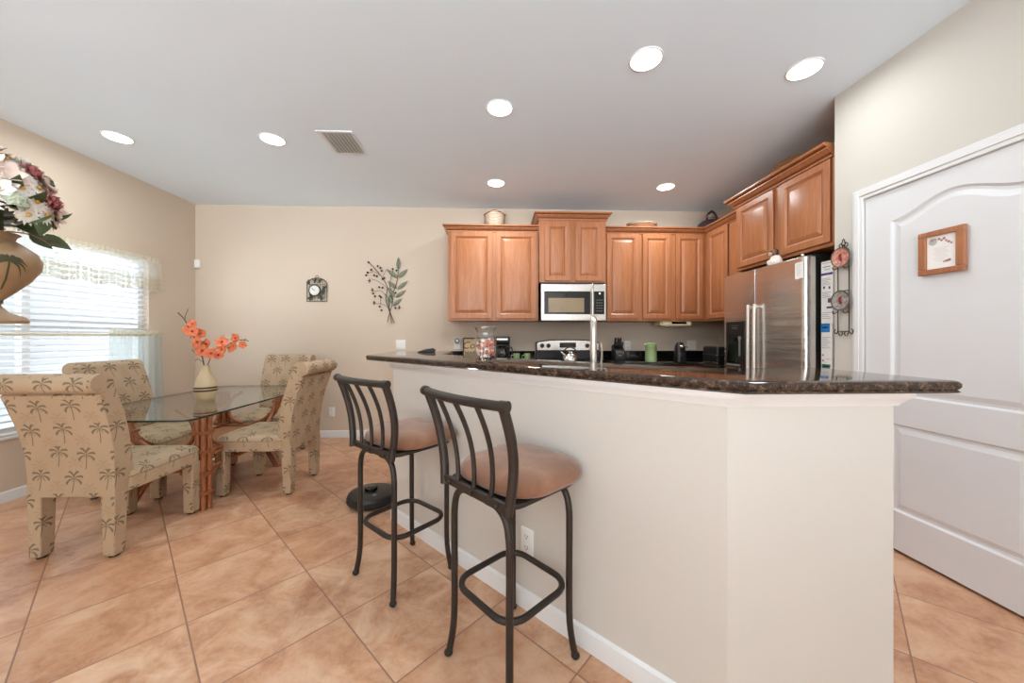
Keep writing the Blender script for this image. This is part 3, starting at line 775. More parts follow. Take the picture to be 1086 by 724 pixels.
# ================================================================== DINING SET
def make_chair(label, loc, rotz):
    t = thing('dining_chair', label, 'chair', loc, rotz, 'palm print chairs around the glass table')
    F = M_['palm']
    for sx in (-1, 1):
        for sy in (-1, 1):
            m = MB(); x, y = sx*(.205 if sy < 0 else .187), sy*.235
            s0, s1 = .031, .036
            m.loft([[(x+a*s0, y+b2*s0, .012) for a, b2 in ((-1,-1),(1,-1),(1,1),(-1,1))], [(x+a*s1, y+b2*s1, .345) for a, b2 in ((-1,-1),(1,-1),(1,1),(-1,1))]])
            lg = m.build('leg', F, t, bevel=.006, uv=True)
            m = MB(); m.lathe([(.02, 0), (.022, .004), (.022, .012)], 14, None, x, y); m.build('glide', M_['black_rubber'], lg)
    # seat: apron and domed cushion
    m = MB(); L = []
    def rc(w, d0, d1, r): return rrect(w, d1-d0, r, 4, 0, (d0+d1)/2)
    for (e, z) in ((.004, .335), (0, .34), (0, .40), (.003, .408), (-.004, .414), (0, .432), (.012, .446), (.04, .458), (.1, .465), (.17, .467)):
        L.append([(x, y, z) for x, y in rc(.47-2*e, -.275+e, .20-e, max(.012, .028-e*.1))])
    m.loft(L); m.build('seat', F, t, ang=35, uv=True)
    # backrest with rolled top
    prof = [(.165, .335), (.165, .44), (.178, .55), (.202, .68), (.238, .80), (.272, .885), (.288, .925)]
    cyy, czz, rr = .352, .945, .052
    for k in range(0, 13):
        a = R(176-k*22); prof.append((cyy+rr*1.15*math.cos(a), czz+rr*math.sin(a)))
    prof += [(.364, .885), (.342, .82), (.305, .70), (.280, .58), (.270, .46), (.270, .335)]
    L = []
    xs = [-1, -.965, .965, 1]
    for q in xs:
        w = 1.0; lp = []
        cy = sum(p[0] for p in prof)/len(prof)
        for (y, z) in prof:
            hw = .221+.020*max(0, min(1, (z-.40)/.5))
            k = .93 if abs(q) == 1 else 1.0
            lp.append((q*hw, y, z) if k == 1 else (q*hw, y+(.225+.05*(z-.35)-y)*.07, z))
        L.append(lp)
    m = MB(); m.loft(L); m.build('backrest', F, t, ang=30, uv=True)
    return t
ch = make_chair('palm print chair with its back to the camera at the table end', (-2.262, 2.265, 0), 180)
dup(ch, (-2.72, 2.94, 0), 90, 'palm print chair on the window side of the glass table')
dup(ch, (-2.255, 3.665, 0), 0, 'palm print chair at the far end of the table near the back wall')
dup(ch, (-1.81, 2.965, 0), -90, 'palm print chair pulled up to the table side facing the window')

# table
TZ = .70
t = thing('dining_table', 'glass-topped rattan dining table between the palm print chairs', 'table', (0, 0, 0))
tx0, tx1, ty0, ty1 = -2.745, -1.795, 2.16, 3.72
c = .085
tpoly = []
for (px, py, a0) in ((tx1-.06, ty0+.06, -90), (tx1-.06, ty1-.06, 0), (tx0+.06, ty1-.06, 90), (tx0+.06, ty0+.06, 180)):
    for k in range(5): a = R(a0+90*k/4); tpoly.append((px+.06*math.cos(a), py+.06*math.sin(a)))
m = MB(); n = len(tpoly)
m.add([(x, y, TZ-.011) for x, y in inset(tpoly, .0015)], [tuple(reversed(range(n)))]); m.add([(x, y, TZ) for x, y in inset(tpoly, .0015)], [tuple(range(n))])
gt = m.build('glass_top', M_['glass'], t, fix=False)
m = MB(); m.loft([[(x, y, z) for x, y in inset(tpoly, d)] for d, z in ((.0015, TZ-.011), (0, TZ-.0095), (0, TZ-.0015), (.0015, TZ))], cap0=False, cap1=False)
m.build('polished_edge', M_['glass_edge'], gt, fix=False)
RT = M_['rattan']
bx0, bx1, by0, by1 = -2.50, -2.03, 2.55, 3.37
SH = .36
def wrap(m, c, z, r): m.lathe([(r, z-.012), (r+.003, z-.008), (r+.003, z+.008), (r, z+.012)], 14, None, c[0], c[1])
for (x, y) in ((bx1, by0), (bx0, by1)):
    m = MB()
    for (dx, dy) in ((-.019, -.012), (.019, -.012), (0, .02), (-.034, .022), (.034, .02)): m.tube([(x+dx, y+dy, 0), (x+dx, y+dy, TZ-.0115)], .0165, 10)
    for z in (.12, .25, .40, .53): m.box(x-.055, x+.055, y-.031, y+.042, z-.011, z+.011)
    m.build('corner_post', RT, t)
def arm(x, y, sx, sy):
    # flared arm rising to the glass and splayed foot below the shelf, bundled canes
    m = MB()
    for dx in (-.015, .015):
        m.tube(bez([(x+sx*.04+dx, y, TZ-.0115), (x+sx*.02+dx, y, .60), (x-sx*.02+dx, y, .5), (x-sx*.10+dx, y, .43), (x-sx*.20+dx, y, .395)], 8), .0165, 10)
    for k in range(3): m.box(x-.034+sx*(.01-.02*k), x+.034+sx*(.01-.02*k), y-.02, y+.02, .60-.055*k-.008, .60-.055*k+.008)
    m.build('flared_arm', RT, t)
    m = MB()
    for dx in (-.016, .016):
        m.tube(bez([(x+sx*.02+dx, y, .0), (x-sx*.03+dx, y, .09), (x-sx*.10+dx, y, .19), (x-sx*.19+dx, y, .27), (x-sx*.26+dx, y, .30)], 8), .016, 10)
    m.build('splayed_foot', RT, t)
arm(bx0, by0, -1, -1); arm(bx1, by1, 1, 1)
# shelf with woven top and lattice apron
m = MB(); m.box(bx0+.01, bx1-.01, by0+.01, by1-.01, SH, SH+.018); m.build('shelf', M_['lattice'], t, bevel=.004)
m = MB()
for z in (SH-.006, SH-.095): m.tube([(bx0, by0, z), (bx1, by0, z), (bx1, by1, z), (bx0, by1, z)], .014, 10, True)
m.tube([(bx0, by0, SH+.024), (bx1, by0, SH+.024), (bx1, by1, SH+.024), (bx0, by1, SH+.024)], .011, 10, True)
m.build('shelf_rail', RT, t)
m = MB()
k = 0
for a in range(17):
    y = by0+.03+a*(by1-by0-.06)/16
    for x in (bx0, bx1): m.box(x-.004, x+.004, y-.007, y+.007, SH-.095, SH-.01)
for a in range(9):
    x = bx0+.03+a*(bx1-bx0-.06)/8
    for y in (by0, by1): m.box(x-.007, x+.007, y-.004, y+.004, SH-.095, SH-.01)
for z in (SH-.035, SH-.065):
    for x in (bx0, bx1): m.box(x-.003, x+.003, by0, by1, z-.005, z+.005)
    for y in (by0, by1): m.box(bx0, bx1, y-.003, y+.003, z-.005, z+.005)
m.build('lattice_apron', M_['lattice'], t)
# curved brackets that meet the straight posts
def bracket(x, y, ux, uy):
    m = MB()
    m.tube(bez([(x+ux*.17, y+uy*.17, TZ-.013), (x+ux*.09, y+uy*.09, .63), (x+ux*.052, y+uy*.052, .55), (x+ux*.075, y+uy*.075, .46), (x+ux*.17, y+uy*.17, SH+.04)], 8), .0125, 10)
    m.tube(bez([(x+ux*.05, y+uy*.05, .12), (x+ux*.07, y+uy*.07, .2), (x+ux*.14, y+uy*.14, SH-.11)], 8), .011, 10)
    m.build('curved_bracket', RT, t)
bracket(bx1, by0, -1, 0); bracket(bx1, by0, 0, 1); bracket(bx0, by1, 1, 0); bracket(bx0, by1, 0, -1)
def ubend(x, y, ux, uy):
    m = MB(); m.tube(bez([(x, y, TZ-.1), (x+ux*.06, y+uy*.06, .48), (x+ux*.16, y+uy*.16, SH+.045), (x+ux*.26, y+uy*.26, SH+.04)], 8), .0125, 10); m.build('curved_bracket', RT, t)
ubend(bx0, by0, 0, 1); ubend(bx1, by1, 0, -1)

# vase and orchids on the table
VX, VY = -2.215, 2.815
t = thing('vase', 'cream vase with two dark bands on the glass table', 'vase', (VX, VY, TZ+.0005))
vp = [(0, .004), (.048, .004), (.046, 0), (.052, .006), (.062, .03), (.07, .07), (.071, .095), (.066, .125), (.052, .17), (.036, .21), (.027, .24), (.026, .258), (.031, .27), (.026, .268), (.021, .25), (.0, .2)]
m = MB(); m.lathe(vp[1:], 36); m.build('vase_body', plain('cream_ceramic', (204, 184, 146), .35, var=.06), t, ang=60)
def vrad(z):
    for (r0, z0), (r1, z1) in zip(vp[3:12], vp[4:13]):
        if z0 <= z <= z1: return r0+(r1-r0)*(z-z0)/(z1-z0)
    return .07
for z0, z1 in ((.076, .089), (.097, .110)):
    m = MB(); m.lathe([(vrad(z0), z0), (vrad(z0)+.0012, z0), (vrad(z1)+.0012, z1), (vrad(z1), z1)], 36); m.build('dark_band', plain('maroon_band', (74, 40, 34), .4), t)
def petal(m, M, L, Wd, curl=.25, n=5):
    rows = []
    for i in range(n+1):
        u = i/n; w = Wd*math.sin(PI*min(1, .12+.88*u)**.8)*(1 if u < .98 else .3)
        zz = curl*L*(u*u)
        rows.append([(-w, L*u, zz-.15*w), (0, L*u, zz), (w, L*u, zz-.15*w)])
    vs = [p for r in rows for p in r]; fs = []
    for i in range(n):
        for j in range(2): a = i*3+j; fs.append((a, a+1, a+4, a+3))
    m.add(vs, fs, M)
def orient(p, d, spin=0):
    d = Vector(d).normalized(); q = d.to_track_quat('Z', 'Y'); return Matrix.Translation(p) @ q.to_matrix().to_4x4() @ RZ(spin)
def spray(name, label, stem, rad, blooms, extra=()):
    t = thing(name, label, 'flowers', (VX, VY, TZ+.24))
    m = MB(); m.tube(bez(stem, 8), rad, 7)
    for e in extra: m.tube(bez(e, 6), rad*.55, 6)
    m.build('stem', M_['twig'], t)
    for (x, y, z, s) in blooms:
        m = MB(); M = orient((x, y, z), (.2+random.uniform(-.5, .5), -1, random.uniform(-.2, .5)), random.uniform(0, 90))
        for k in range(5): petal(m, M @ RZ(72*k), s*1.2, s*.68, .25)
        bl = m.build('blossom', M_['orange'], t, fix=False)
        m = MB(); m.ball((0, 0, .006), s*.22, 8, 6, M); m.build('blossom_lip', M_['red'], bl)
    return t
# px->m at the vase: about 7.2 mm per pixel
def vp_(px, py, dy=0): return ((px-218)*.0072, dy, (387.7-py)*.0072+.03)
spray('orchid_spray', 'upright orange orchid spray leaning left out of the vase', [(0, 0, -.1), vp_(216, 385), vp_(211, 366), vp_(203, 352), vp_(197, 340), vp_(190, 332)], .004,
      [(*vp_(207, 344, -.02), .03), (*vp_(201, 350, .0), .036), (*vp_(207, 352, -.02), .04), (*vp_(211, 354, .02), .034), (*vp_(212, 363, -.02), .042), (*vp_(218, 365, .01), .036), (*vp_(208, 366, .02), .03), (*vp_(218, 372, -.03), .042), (*vp_(225, 375, -.01), .04), (*vp_(229, 377, .02), .034), (*vp_(215, 375, .02), .03)],
      [[vp_(197, 340), vp_(198, 334), vp_(201, 328)], [vp_(209, 360), vp_(204, 357), vp_(202, 360)], [vp_(213, 376), vp_(206, 373), vp_(204, 371)], [vp_(215, 384), vp_(210, 381), vp_(208, 383)]])
spray('orchid_spray', 'arching orange orchid spray reaching right out of the vase', [(.004, 0, -.1), vp_(220, 385, .01), vp_(228, 374, .01), vp_(238, 368, .0), vp_(249, 362, -.01), vp_(258, 361, -.01), vp_(263, 362, -.01)], .003,
      [(*vp_(236, 363, -.01), .042), (*vp_(237, 371, -.02), .036), (*vp_(245, 369, .0), .036), (*vp_(249, 367, -.02), .03), (*vp_(250, 359, -.01), .036), (*vp_(257, 366, -.01), .026)],
      [[vp_(258, 361, -.01), vp_(261, 359.5, -.01)], [vp_(226, 372, .02), vp_(230, 364, .02), vp_(234, 355, .03)]])

# ================================================================== WINDOW TREATMENTS
t = thing('window_blind', 'white horizontal slat blind hanging in the window', 'blind', (0, 0, 0))
m = MB(); zz = WZ0+.05
while zz < WZ1-.06:
    M = T(XL-.026, 0, zz) @ RY(-24); n = 4
    for k in range(n):
        pass
    m.box(-.0245, .0245, WY0+.008, WY1-.008, -.0013, .0013, M); zz += .0495
m.build('slats', M_['slat'], t, smooth=False)
m = MB(); m.box(XL-.052, XL-.004, WY0+.004, WY1-.004, WZ1-.055, WZ1-.002); m.build('headrail', M_['white_plastic'], t, bevel=.003)
m = MB(); m.box(XL-.05, XL-.002, WY0+.008, WY1-.008, WZ0+.003, WZ0+.022); m.build('bottom_rail', M_['white_plastic'], t, bevel=.003)
m = MB()
for y in (2.15, 2.62, 3.10, 3.58):
    m.tube([(XL-.001, y, WZ0+.02), (XL-.001, y, WZ1-.05)], .0012, 6); m.tube([(XL-.051, y, WZ0+.02), (XL-.051, y, WZ1-.05)], .0012, 6)
m.build('ladder_cord', M_['white_plastic'], t)
def drape(y0, y1, z0, z1, x, amp, waves, nz=8, hem=None, flare=0):
    n = int((y1-y0)/.008); vs = []; fs = []; uv = []
    for j in range(nz+1):
        v = j/nz
        for i in range(n+1):
            u = i/n; y = y0+(y1-y0)*u
            a = amp*(.25+.75*(1-v)) ; ph = waves*2*PI*u
            dx = a*(math.sin(ph)+.45*math.sin(ph*2.3+1.3)+.3*math.sin(ph*.37+.4))
            zb = z0+(hem(u) if hem else 0)
            vs.append((x+dx, y+(u-.5)*flare*(1-v), zb+(z1-zb)*v)); uv.append((u, v))
    for j in range(nz):
        for i in range(n): a = j*(n+1)+i; fs.append((a, a+1, a+n+2, a+n+1))
    return vs, fs, uv
def cloth(name, data, mat, parent):
    vs, fs, uv = data; me = bpy.data.meshes.new(name); me.from_pydata(vs, [], fs); me.materials.append(mat)
    L = me.uv_layers.new(name='UVMap')
    for lp in me.loops: L.data[lp.index].uv = uv[lp.vertex_index]
    me.polygons.foreach_set('use_smooth', [True]*len(me.polygons)); me.update()
    o = bpy.data.objects.new(name, me); COL.objects.link(o); o.parent = parent; return o
VY1 = 3.86
t = thing('valance', 'short sheer white valance with gold lace hem over the window', 'curtain', (0, 0, 0))
cloth('valance_cloth', drape(1.9, VY1, 1.655, 1.955, XL+.05, .011, 17, 8, lambda u: .012*math.sin(u*52)), M_['sheer'], t)
cloth('ruffled_header', drape(1.9, VY1, 1.945, 1.992, XL+.05, .009, 46, 3, None), M_['sheer_head'], t)
m = MB(); m.tube([(XL+.05, 1.88, 1.95), (XL+.05, VY1-.01, 1.95), (XL+.035, VY1, 1.95), (XL, VY1, 1.95)], .006, 8); m.build('valance_rod', M_['white_plastic'], t)
CZ = 1.205
t = thing('curtain_rod', 'slim cream curtain rod across the middle of the window', 'curtain rod', (0, 0, 0))
m = MB(); m.tube([(XL+.045, 1.88, CZ), (XL+.045, VY1-.01, CZ), (XL+.03, VY1, CZ), (XL, VY1, CZ)], .0075, 10); m.build('rod', M_['cream_plastic'], t)
m = MB(); m.lathe([(.014, 0), (.014, .005), (.0, .006)], 14, T(XL, VY1, CZ) @ RY(90)); m.build('rod_bracket', M_['white_plastic'], t)
t = thing('cafe_curtain', 'sheer pale grey-green cafe curtain hanging at right end of the rod', 'curtain', (0, 0, 0))
cloth('curtain_panel', drape(3.36, VY1+.01, .50, CZ+.012, XL+.05, .016, 7, 10, None, .05), M_['sheer_cafe'], t)
cloth('gathered_header', drape(3.36, VY1+.01, CZ+.008, CZ+.048, XL+.05, .010, 16, 3), M_['sheer_head'], t)

# ================================================================== FOREGROUND URN WITH FLOWERS
UX, UY, UZ = -1.592, 1.168, 1.226
t = thing('plant_stand', 'tall slim wooden stand that carries the painted urn', 'stand', (UX-.034, UY-.02, 0))
m = MB(); m.lathe([(.05, 0), (.05, .03), (.045, .05), (.035, .1), (.03, .3), (.035, .6), (.03, .9), (.035, 1.1), (.04, 1.17), (.05, 1.185), (.05, UZ-.001)], 28); m.build('column', mat_wood('stand_walnut', (84, 56, 40), (98, 66, 46), (110, 76, 54)), t)
US, UV_ = .78, .85
t = thing('urn', 'sandy footed urn with painted palm trees at the left edge', 'urn', (UX, UY, UZ))
up = [(.062, 0), (.117, 0), (.122, .008), (.112, .022), (.07, .04), (.05, .065), (.056, .085), (.085, .115), (.125, .16), (.152, .205), (.155, .235), (.14, .268), (.105, .295), (.085, .31), (.09, .325), (.1, .332), (.09, .33), (.075, .31), (.06, .25)]
up = [(r*US, z*UV_) for r, z in up]
m = MB(); m.lathe(up, 44); m.build('urn_body', M_['terracotta'], t, ang=60)
def urad(z):
    best = .15
    for (r0, z0), (r1, z1) in zip(up[5:14], up[6:15]):
        if z0 <= z <= z1: best = r0+(r1-r0)*(z-z0)/(z1-z0)
    return best
def on_urn(a, z): r = urad(z)+.0012; return (r*math.cos(a), r*math.sin(a), z)
def urn_palm(a0):
    m = MB()
    def strip(pts, w):
        vs = []; fs = []
        for i, (a, z) in enumerate(pts):
            k = w*(1-.8*i/(len(pts)-1)); vs += [on_urn(a, z-k), on_urn(a, z+k)]
        for i in range(len(pts)-1): fs.append((2*i, 2*i+2, 2*i+3, 2*i+1))
        m.add(vs, fs)
    vs = []; fs = []
    for i in range(9):
        z = UV_*(.12+.1*i/8); a = a0+.12*(1-i/8)**1.6; w = .028-.012*i/8; vs += [on_urn(a-w, z), on_urn(a+w, z)]
    for i in range(8): fs.append((2*i, 2*i+1, 2*i+3, 2*i+2))
    m.add(vs, fs)
    for k in range(10):
        th = R(-25+k*24.5); ln = .38
        pts = [(a0+ln*j/7*math.cos(th), .19+(.042*j/7)*math.sin(th)-.03*(j/7)**2) for j in range(8)]
        strip(pts, .006)
    m.build('painted_palm', plain('painted_palm_green_%d' % int(a0*100), (74, 72, 46), .5, var=.2), t, fix=False)
for a0 in (-.2, 1.9, 4.0): urn_palm(a0)
# arrangement
t = thing('flower_arrangement', 'mixed silk flower arrangement filling the urn at left edge', 'flowers', (UX, UY, UZ+.262))
def bloom(name, mat, p, d, n, L, Wd, curl, layers=1, eye=None):
    m = MB(); M = orient(p, d, random.uniform(0, 60))
    for q in range(layers):
        for k in range(n): petal(m, M @ T(0, 0, .004*q) @ RZ(360/n*k+q*20) @ RX(q*18), L*(1-.22*q), Wd*(1-.12*q), curl)
    o = m.build(name, mat, t, fix=False)
    if eye: e = MB(); e.ball((0, 0, .004), L*.18, 8, 6, M, (1, 1, .6)); e.build('flower_eye', eye, o)
DOME = []
rnd = random.Random(3)
def place(i, n):
    ga = PI*(3-math.sqrt(5)); z = .12+.86*(i+.5)/n; a = ga*i; r = math.sqrt(max(0, 1-z*z)); return Vector((r*math.cos(a), r*math.sin(a), z))
kinds = ['daisy', 'daisy', 'pink', 'hydrangea', 'daisy', 'rose', 'white', 'daisy']
NN = 84
for i in range(NN):
    d = place(i, NN); d.z = d.z*1.25-.35
    d.normalize()
    p = Vector((d.x*.145, d.y*.145, .105+d.z*.168)); k = kinds[(i*5+i//6) % 8]
    if k == 'daisy': bloom('daisy', M_['white_petal'], p, d, 13, .036, .0075, .05, 1, M_['yellow'])
    elif k == 'pink': bloom('blush_flower', M_['pink_petal'], p, d, 6, .055, .024, .15, 2)
    elif k == 'rose': bloom('rose', M_['rose_petal'], p*.98, d, 7, .036, .019, .6, 3)
    elif k == 'white': bloom('white_flower', M_['white_petal'], p, d, 7, .046, .018, .3, 2, M_['yellow'])
    else:
        m = MB()
        for q in range(16):
            e = (d+Vector((rnd.uniform(-.8, .8), rnd.uniform(-.8, .8), rnd.uniform(-.8, .8)))).normalized()
            M = orient(p+e*.026, e, rnd.uniform(0, 90))
            for s in range(4): petal(m, M @ RZ(90*s), .017, .0085, .1, 3)
        m.build('hydrangea_head', M_['leaf_pale'], t, fix=False)
m = MB()
for i in range(90):
    d = place(i, 90); d = (d+Vector((rnd.uniform(-.4, .4), rnd.uniform(-.4, .4), rnd.uniform(-.5, .1)))).normalized()
    p = Vector((d.x*.13, d.y*.13, .07+d.z*.14)); petal(m, orient(p, d.cross(Vector((rnd.random(), rnd.random(), .3))), rnd.uniform(0, 360)), .07, .02, .2)
m.build('leaves', M_['leaf'], t, fix=False)
m = MB(); m.tube(bez([(0, 0, -.2), (0, 0, 0), (0, 0, .12)], 5), [.045]*11, 10); m.build('stem_bundle', M_['leaf'], t)
m = MB(); pts = bez([(.08, 0, .02), (.13, .01, .015), (.165, .015, .0), (.19, .02, -.02)], 6); m.tube(pts, .0018, 6)
for k in range(4): petal(m, orient(pts[6+k*3], (.3, 0, 1), -90+40*(-1)**k), .035, .009, .1)
m.build('trailing_tip', M_['twig'], t, fix=False)

# ================================================================== CEILING FIXTURES
def downlight(x, y, label, watts=DOWNLIGHT_W, first=[None]):
    t = thing('recessed_light', label, 'ceiling light', (x, y, H), 0, 'recessed ceiling lights')
    m = MB(); m.lathe([(.081, -.003), (.083, -.006), (.089, -.006), (.092, -.004), (.093, 0)], 40); m.build('trim_ring', M_['trim'], t)
    m = MB(); m.lathe([(0, -.004), (.081, -.004), (.081, -.001), (0, -.001)], 40); m.build('lamp_lens', M_lens, t)
    ld = bpy.data.lights.new('downlight_glow', 'AREA'); ld.shape = 'DISK'; ld.size = .15; ld.energy = watts; ld.color = DOWNLIGHT_COLOR; ld.spread = R(172)
    lo = bpy.data.objects.new('downlight_glow', ld); COL.objects.link(lo); lo.parent = t; lo.location = (0, 0, -.010)
M_lens = emit('lamp_lens_glow', (1.0, .98, .95), 7.0)
for (x, y, lb, wt_) in ((-2.952, 2.913, 'recessed ceiling light nearest the window wall', 1), (-1.765, 2.891, 'recessed ceiling light just left of the ceiling vent', 1),
                   (.017, 2.436, 'recessed ceiling light between the vent and the two nearest lights', 1.5), (.833, 1.977, 'recessed ceiling light over the bar, left of the one by the pantry', 1.5),
                   (1.784, 2.012, 'recessed ceiling light closest to the pantry wall', 0.6), (-.013, 3.618, 'recessed ceiling light above the left wall cabinet and its basket', 1.3), (1.74, 3.637, 'recessed ceiling light above the corner cabinets', 1.3)):
    downlight(x, y, lb, DOWNLIGHT_W*wt_)
t = thing('ceiling_vent', 'white louvred air vent in the ceiling', 'vent', (-1.232, 2.925, H))
m = MB(); w_, h_2 = .135, .175
m.box(-w_, w_, -h_2, -h_2+.025, -.008, 0); m.box(-w_, w_, h_2-.025, h_2, -.008, 0); m.box(-w_, -w_+.025, -h_2+.025, h_2-.025, -.008, 0); m.box(w_-.025, w_, -h_2+.025, h_2-.025, -.008, 0)
m.build('vent_frame', M_['trim'], t, bevel=.002)
m = MB(); m.box(-w_+.02, w_-.02, -h_2+.02, h_2-.02, -.0012, -.0002); m.build('vent_back', M_['grey_dark'], t)
m = MB()
for k in range(8): m.box(-.0125, .0125, -h_2+.026, h_2-.026, -.0007, .0007, T(-w_+.04+k*.0272, 0, -.0095) @ RY(38))
m.build('louvres', plain('louvre_grey', (222, 222, 219), .5), t)

# ================================================================== WALL PLATES, CLOCK, WALL ART
def plate_outlet(label, loc, rotz, kind='outlet', w=.07, h=.115):
    t = thing('wall_outlet' if kind == 'outlet' else 'light_switch', label, 'outlet' if kind == 'outlet' else 'switch', loc, rotz)
    m = MB(); m.loft([[(x, y, z) for x, z in rrect(w-2*d, h-2*d, .006, 3)] for d, y in ((0, -.0002), (0, -.004), (.004, -.0065))]); m.build('cover_plate', M_['white_plastic'], t, ang=30)
    if kind == 'outlet':
        for dz in (-.024, .024):
            m = MB(); m.loft([[(x, y, z+dz) for x, z in rrect(.034, .03, .012, 4)] for y in (-.006, -.0082)]); s = m.build('socket', M_['white_plastic'], t)
            m = MB(); m.box(-.008, -.0055, -.0087, -.008, dz-.003, dz+.007); m.box(.0055, .008, -.0087, -.008, dz-.002, dz+.007); m.ball((0, -.0082, dz-.008), .0028, 8, 6); m.build('slot', M_['black_plastic'], s)
    else:
        nn = max(1, int(w/.046)-0)
        for k in range(nn):
            x = (k-(nn-1)/2)*.046
            m = MB(); m.box(x-.016, x+.016, -.0095, -.006, -.033, .033); m.build('rocker', M_['white_plastic'], t, bevel=.002)
    return t
plate_outlet('white outlet low on the back wall right of the dining chairs', (-1.963, YB-.0003, .30), 0)
plate_outlet('white double light switch on back wall above left end of bar', (-1.155, YB-.0003, 1.095), 0, 'switch', .115, .118)
plate_outlet('white outlet on the angled bar wall behind the nearest stool', (.1318, 1.5598, .292), -45)
plate_outlet('white outlet on back wall behind the knife block', (1.60, YB-.0003, 1.085), 0)
plate_outlet('white switch plate on back wall behind the black can opener', (2.40, YB-.0003, 1.09), 0, 'switch', .115, .118)
plate_outlet('white outlet on the back wall holding the round night light', (-.48, YB-.0003, 1.10), 0)
t = thing('night_light', 'round white plug-in night light on outlet beside the coffee sign', 'night light', (-.48, YB-.009, 1.145))
m = MB(); m.lathe([(.028, 0), (.04, .004), (.042, .015), (.036, .026), (.0, .032)], 24, RX(90)); m.build('disc', M_['white_plastic'], t)
m = MB(); m.lathe([(.034, .0265), (.03, .030), (.028, .0295)], 24, RX(90)); m.build('rim', M_['grey_plastic'], t)
t = thing('motion_sensor', 'small white sensor box high in the dining corner', 'sensor', (-3.49, YB-.0003, 2.04), 0)
m = MB(); m.box(-.03, .03, -.035, 0, -.05, .05); m.build('sensor_case', M_['white_plastic'], t, bevel=.008)
m = MB(); m.box(-.02, .02, -.0365, -.034, -.03, .0); m.build('sensor_lens', M_['paper'], t, bevel=.002)

# birdcage clock
t = thing('wall_clock', 'birdcage-shaped metal wall clock with white round face', 'clock', (-2.13, YB-.012, 1.61))
IR = plain('dark_patina_iron', (66, 66, 56), .6, .3, var=.2)
def cage_outline(hw=.115, h=.20, n=14):
    return [(-hw, 0)]+[(-hw, h)]+[(-hw*math.cos(PI*k/n), h+.075*math.sin(PI*k/n)) for k in range(1, n)]+[(hw, h), (hw, 0)]
m = MB(); m.tube([(x, 0, z) for x, z in cage_outline()], .0045, 8, True); m.build('cage_frame', IR, t)
m = MB()
for x in (-.085, -.055, -.025, .005, .035, .065, .092):
    zt = .20+.075*math.sqrt(max(0, 1-(x/.115)**2)); m.tube([(x, 0, 0), (x, 0, zt)], .0018, 6)
for z in (.05, .2): m.tube([(-.115, 0, z), (.115, 0, z)], .002, 6)
m.build('cage_wires', IR, t)
m = MB(); m.tube([(.016*math.cos(2*PI*k/14), 0, .29+.016*math.sin(2*PI*k/14)) for k in range(14)], .0028, 6, True); m.build('hanging_loop', IR, t)
m = MB(); m.lathe([(.05, 0), (.068, .002), (.07, .012), (.062, .02), (.058, .012), (.0, .012)], 30, T(-.022, -.004, .128) @ RX(90)); cbz = m.build('clock_bezel', IR, t)
m = MB(); m.lathe([(.0, .0125), (.057, .0125), (.057, .0137), (0, .0137)], 30, T(-.022, -.004, .128) @ RX(90)); fc = m.build('clock_face', M_['paper'], t)
m = MB()
for k in range(12):
    a = R(30*k); m.box(-.0015, .0015, -.0188, -.0176, .044, .052, T(-.022, 0, .128) @ RY(30*k))
m.build('hour_marks', M_['black_plastic'], fc)
for nm, an, ln in (('hour_hand', -60, .026), ('minute_hand', -48, .038)):
    m = MB(); m.box(-.002, .002, -.0196, -.0188, -.006, ln, T(-.022, 0, .128) @ RY(an)); m.build(nm, M_['black_plastic'], fc)
m = MB()
for (x, z, r) in ((-.085, .225, 20), (-.01, .24, 0), (.045, .236, -20), (.09, .13, 30), (.07, .11, 70), (-.075, .04, 120), (.05, .035, 200), (.03, .06, 160), (-.055, .065, 60), (.095, .155, -30)):
    M = T(x, -.012, z) @ RX(90)
    for k in range(3): petal(m, M @ RZ(r+k*70), .036, .012, .15)
m.build('metal_leaves', plain('dark_green_metal_leaf', (52, 62, 48), .6, .2, var=.2), t, fix=False)

# metal leaf wall art
t = thing('wall_art', 'metal wall art of fern leaves and berry stems', 'wall art', (-1.233, YB-.014, 1.43))
ST = M_['metal_stem']
def q(px, py): return ((px-418)*.01093, 0, (336-py)*.01093)      # 10.9 mm per pixel on this wall
def stem(pts, r=.003):
    m = MB(); m.tube(bez([(*q(a, b2)[:1], -.004-.004*(i % 2), q(a, b2)[2]) for i, (a, b2) in enumerate(pts)], 6), r, 6); m.build('stem', ST, t)
stem([(416, 343), (414, 332), (410, 318), (411, 304), (406, 294), (398, 284), (391, 277)], .004)
stem([(418.5, 343), (414, 330), (413, 318), (419, 306), (422, 295), (423, 282), (422.5, 274)], .004)
stem([(411, 342), (414, 331), (417, 318), (414, 302), (416, 290), (418, 284)], .0035)
stem([(410, 304), (402, 298), (394, 295)], .0022); stem([(411, 314), (404, 308), (397, 309)], .0022); stem([(411, 325), (405, 322), (398, 322)], .0022)
stem([(406, 294), (409, 287), (411, 284)], .0022); stem([(404, 323), (404, 316), (403, 313)], .0022); stem([(403, 291), (397, 287), (390, 289)], .0022)
m = MB()
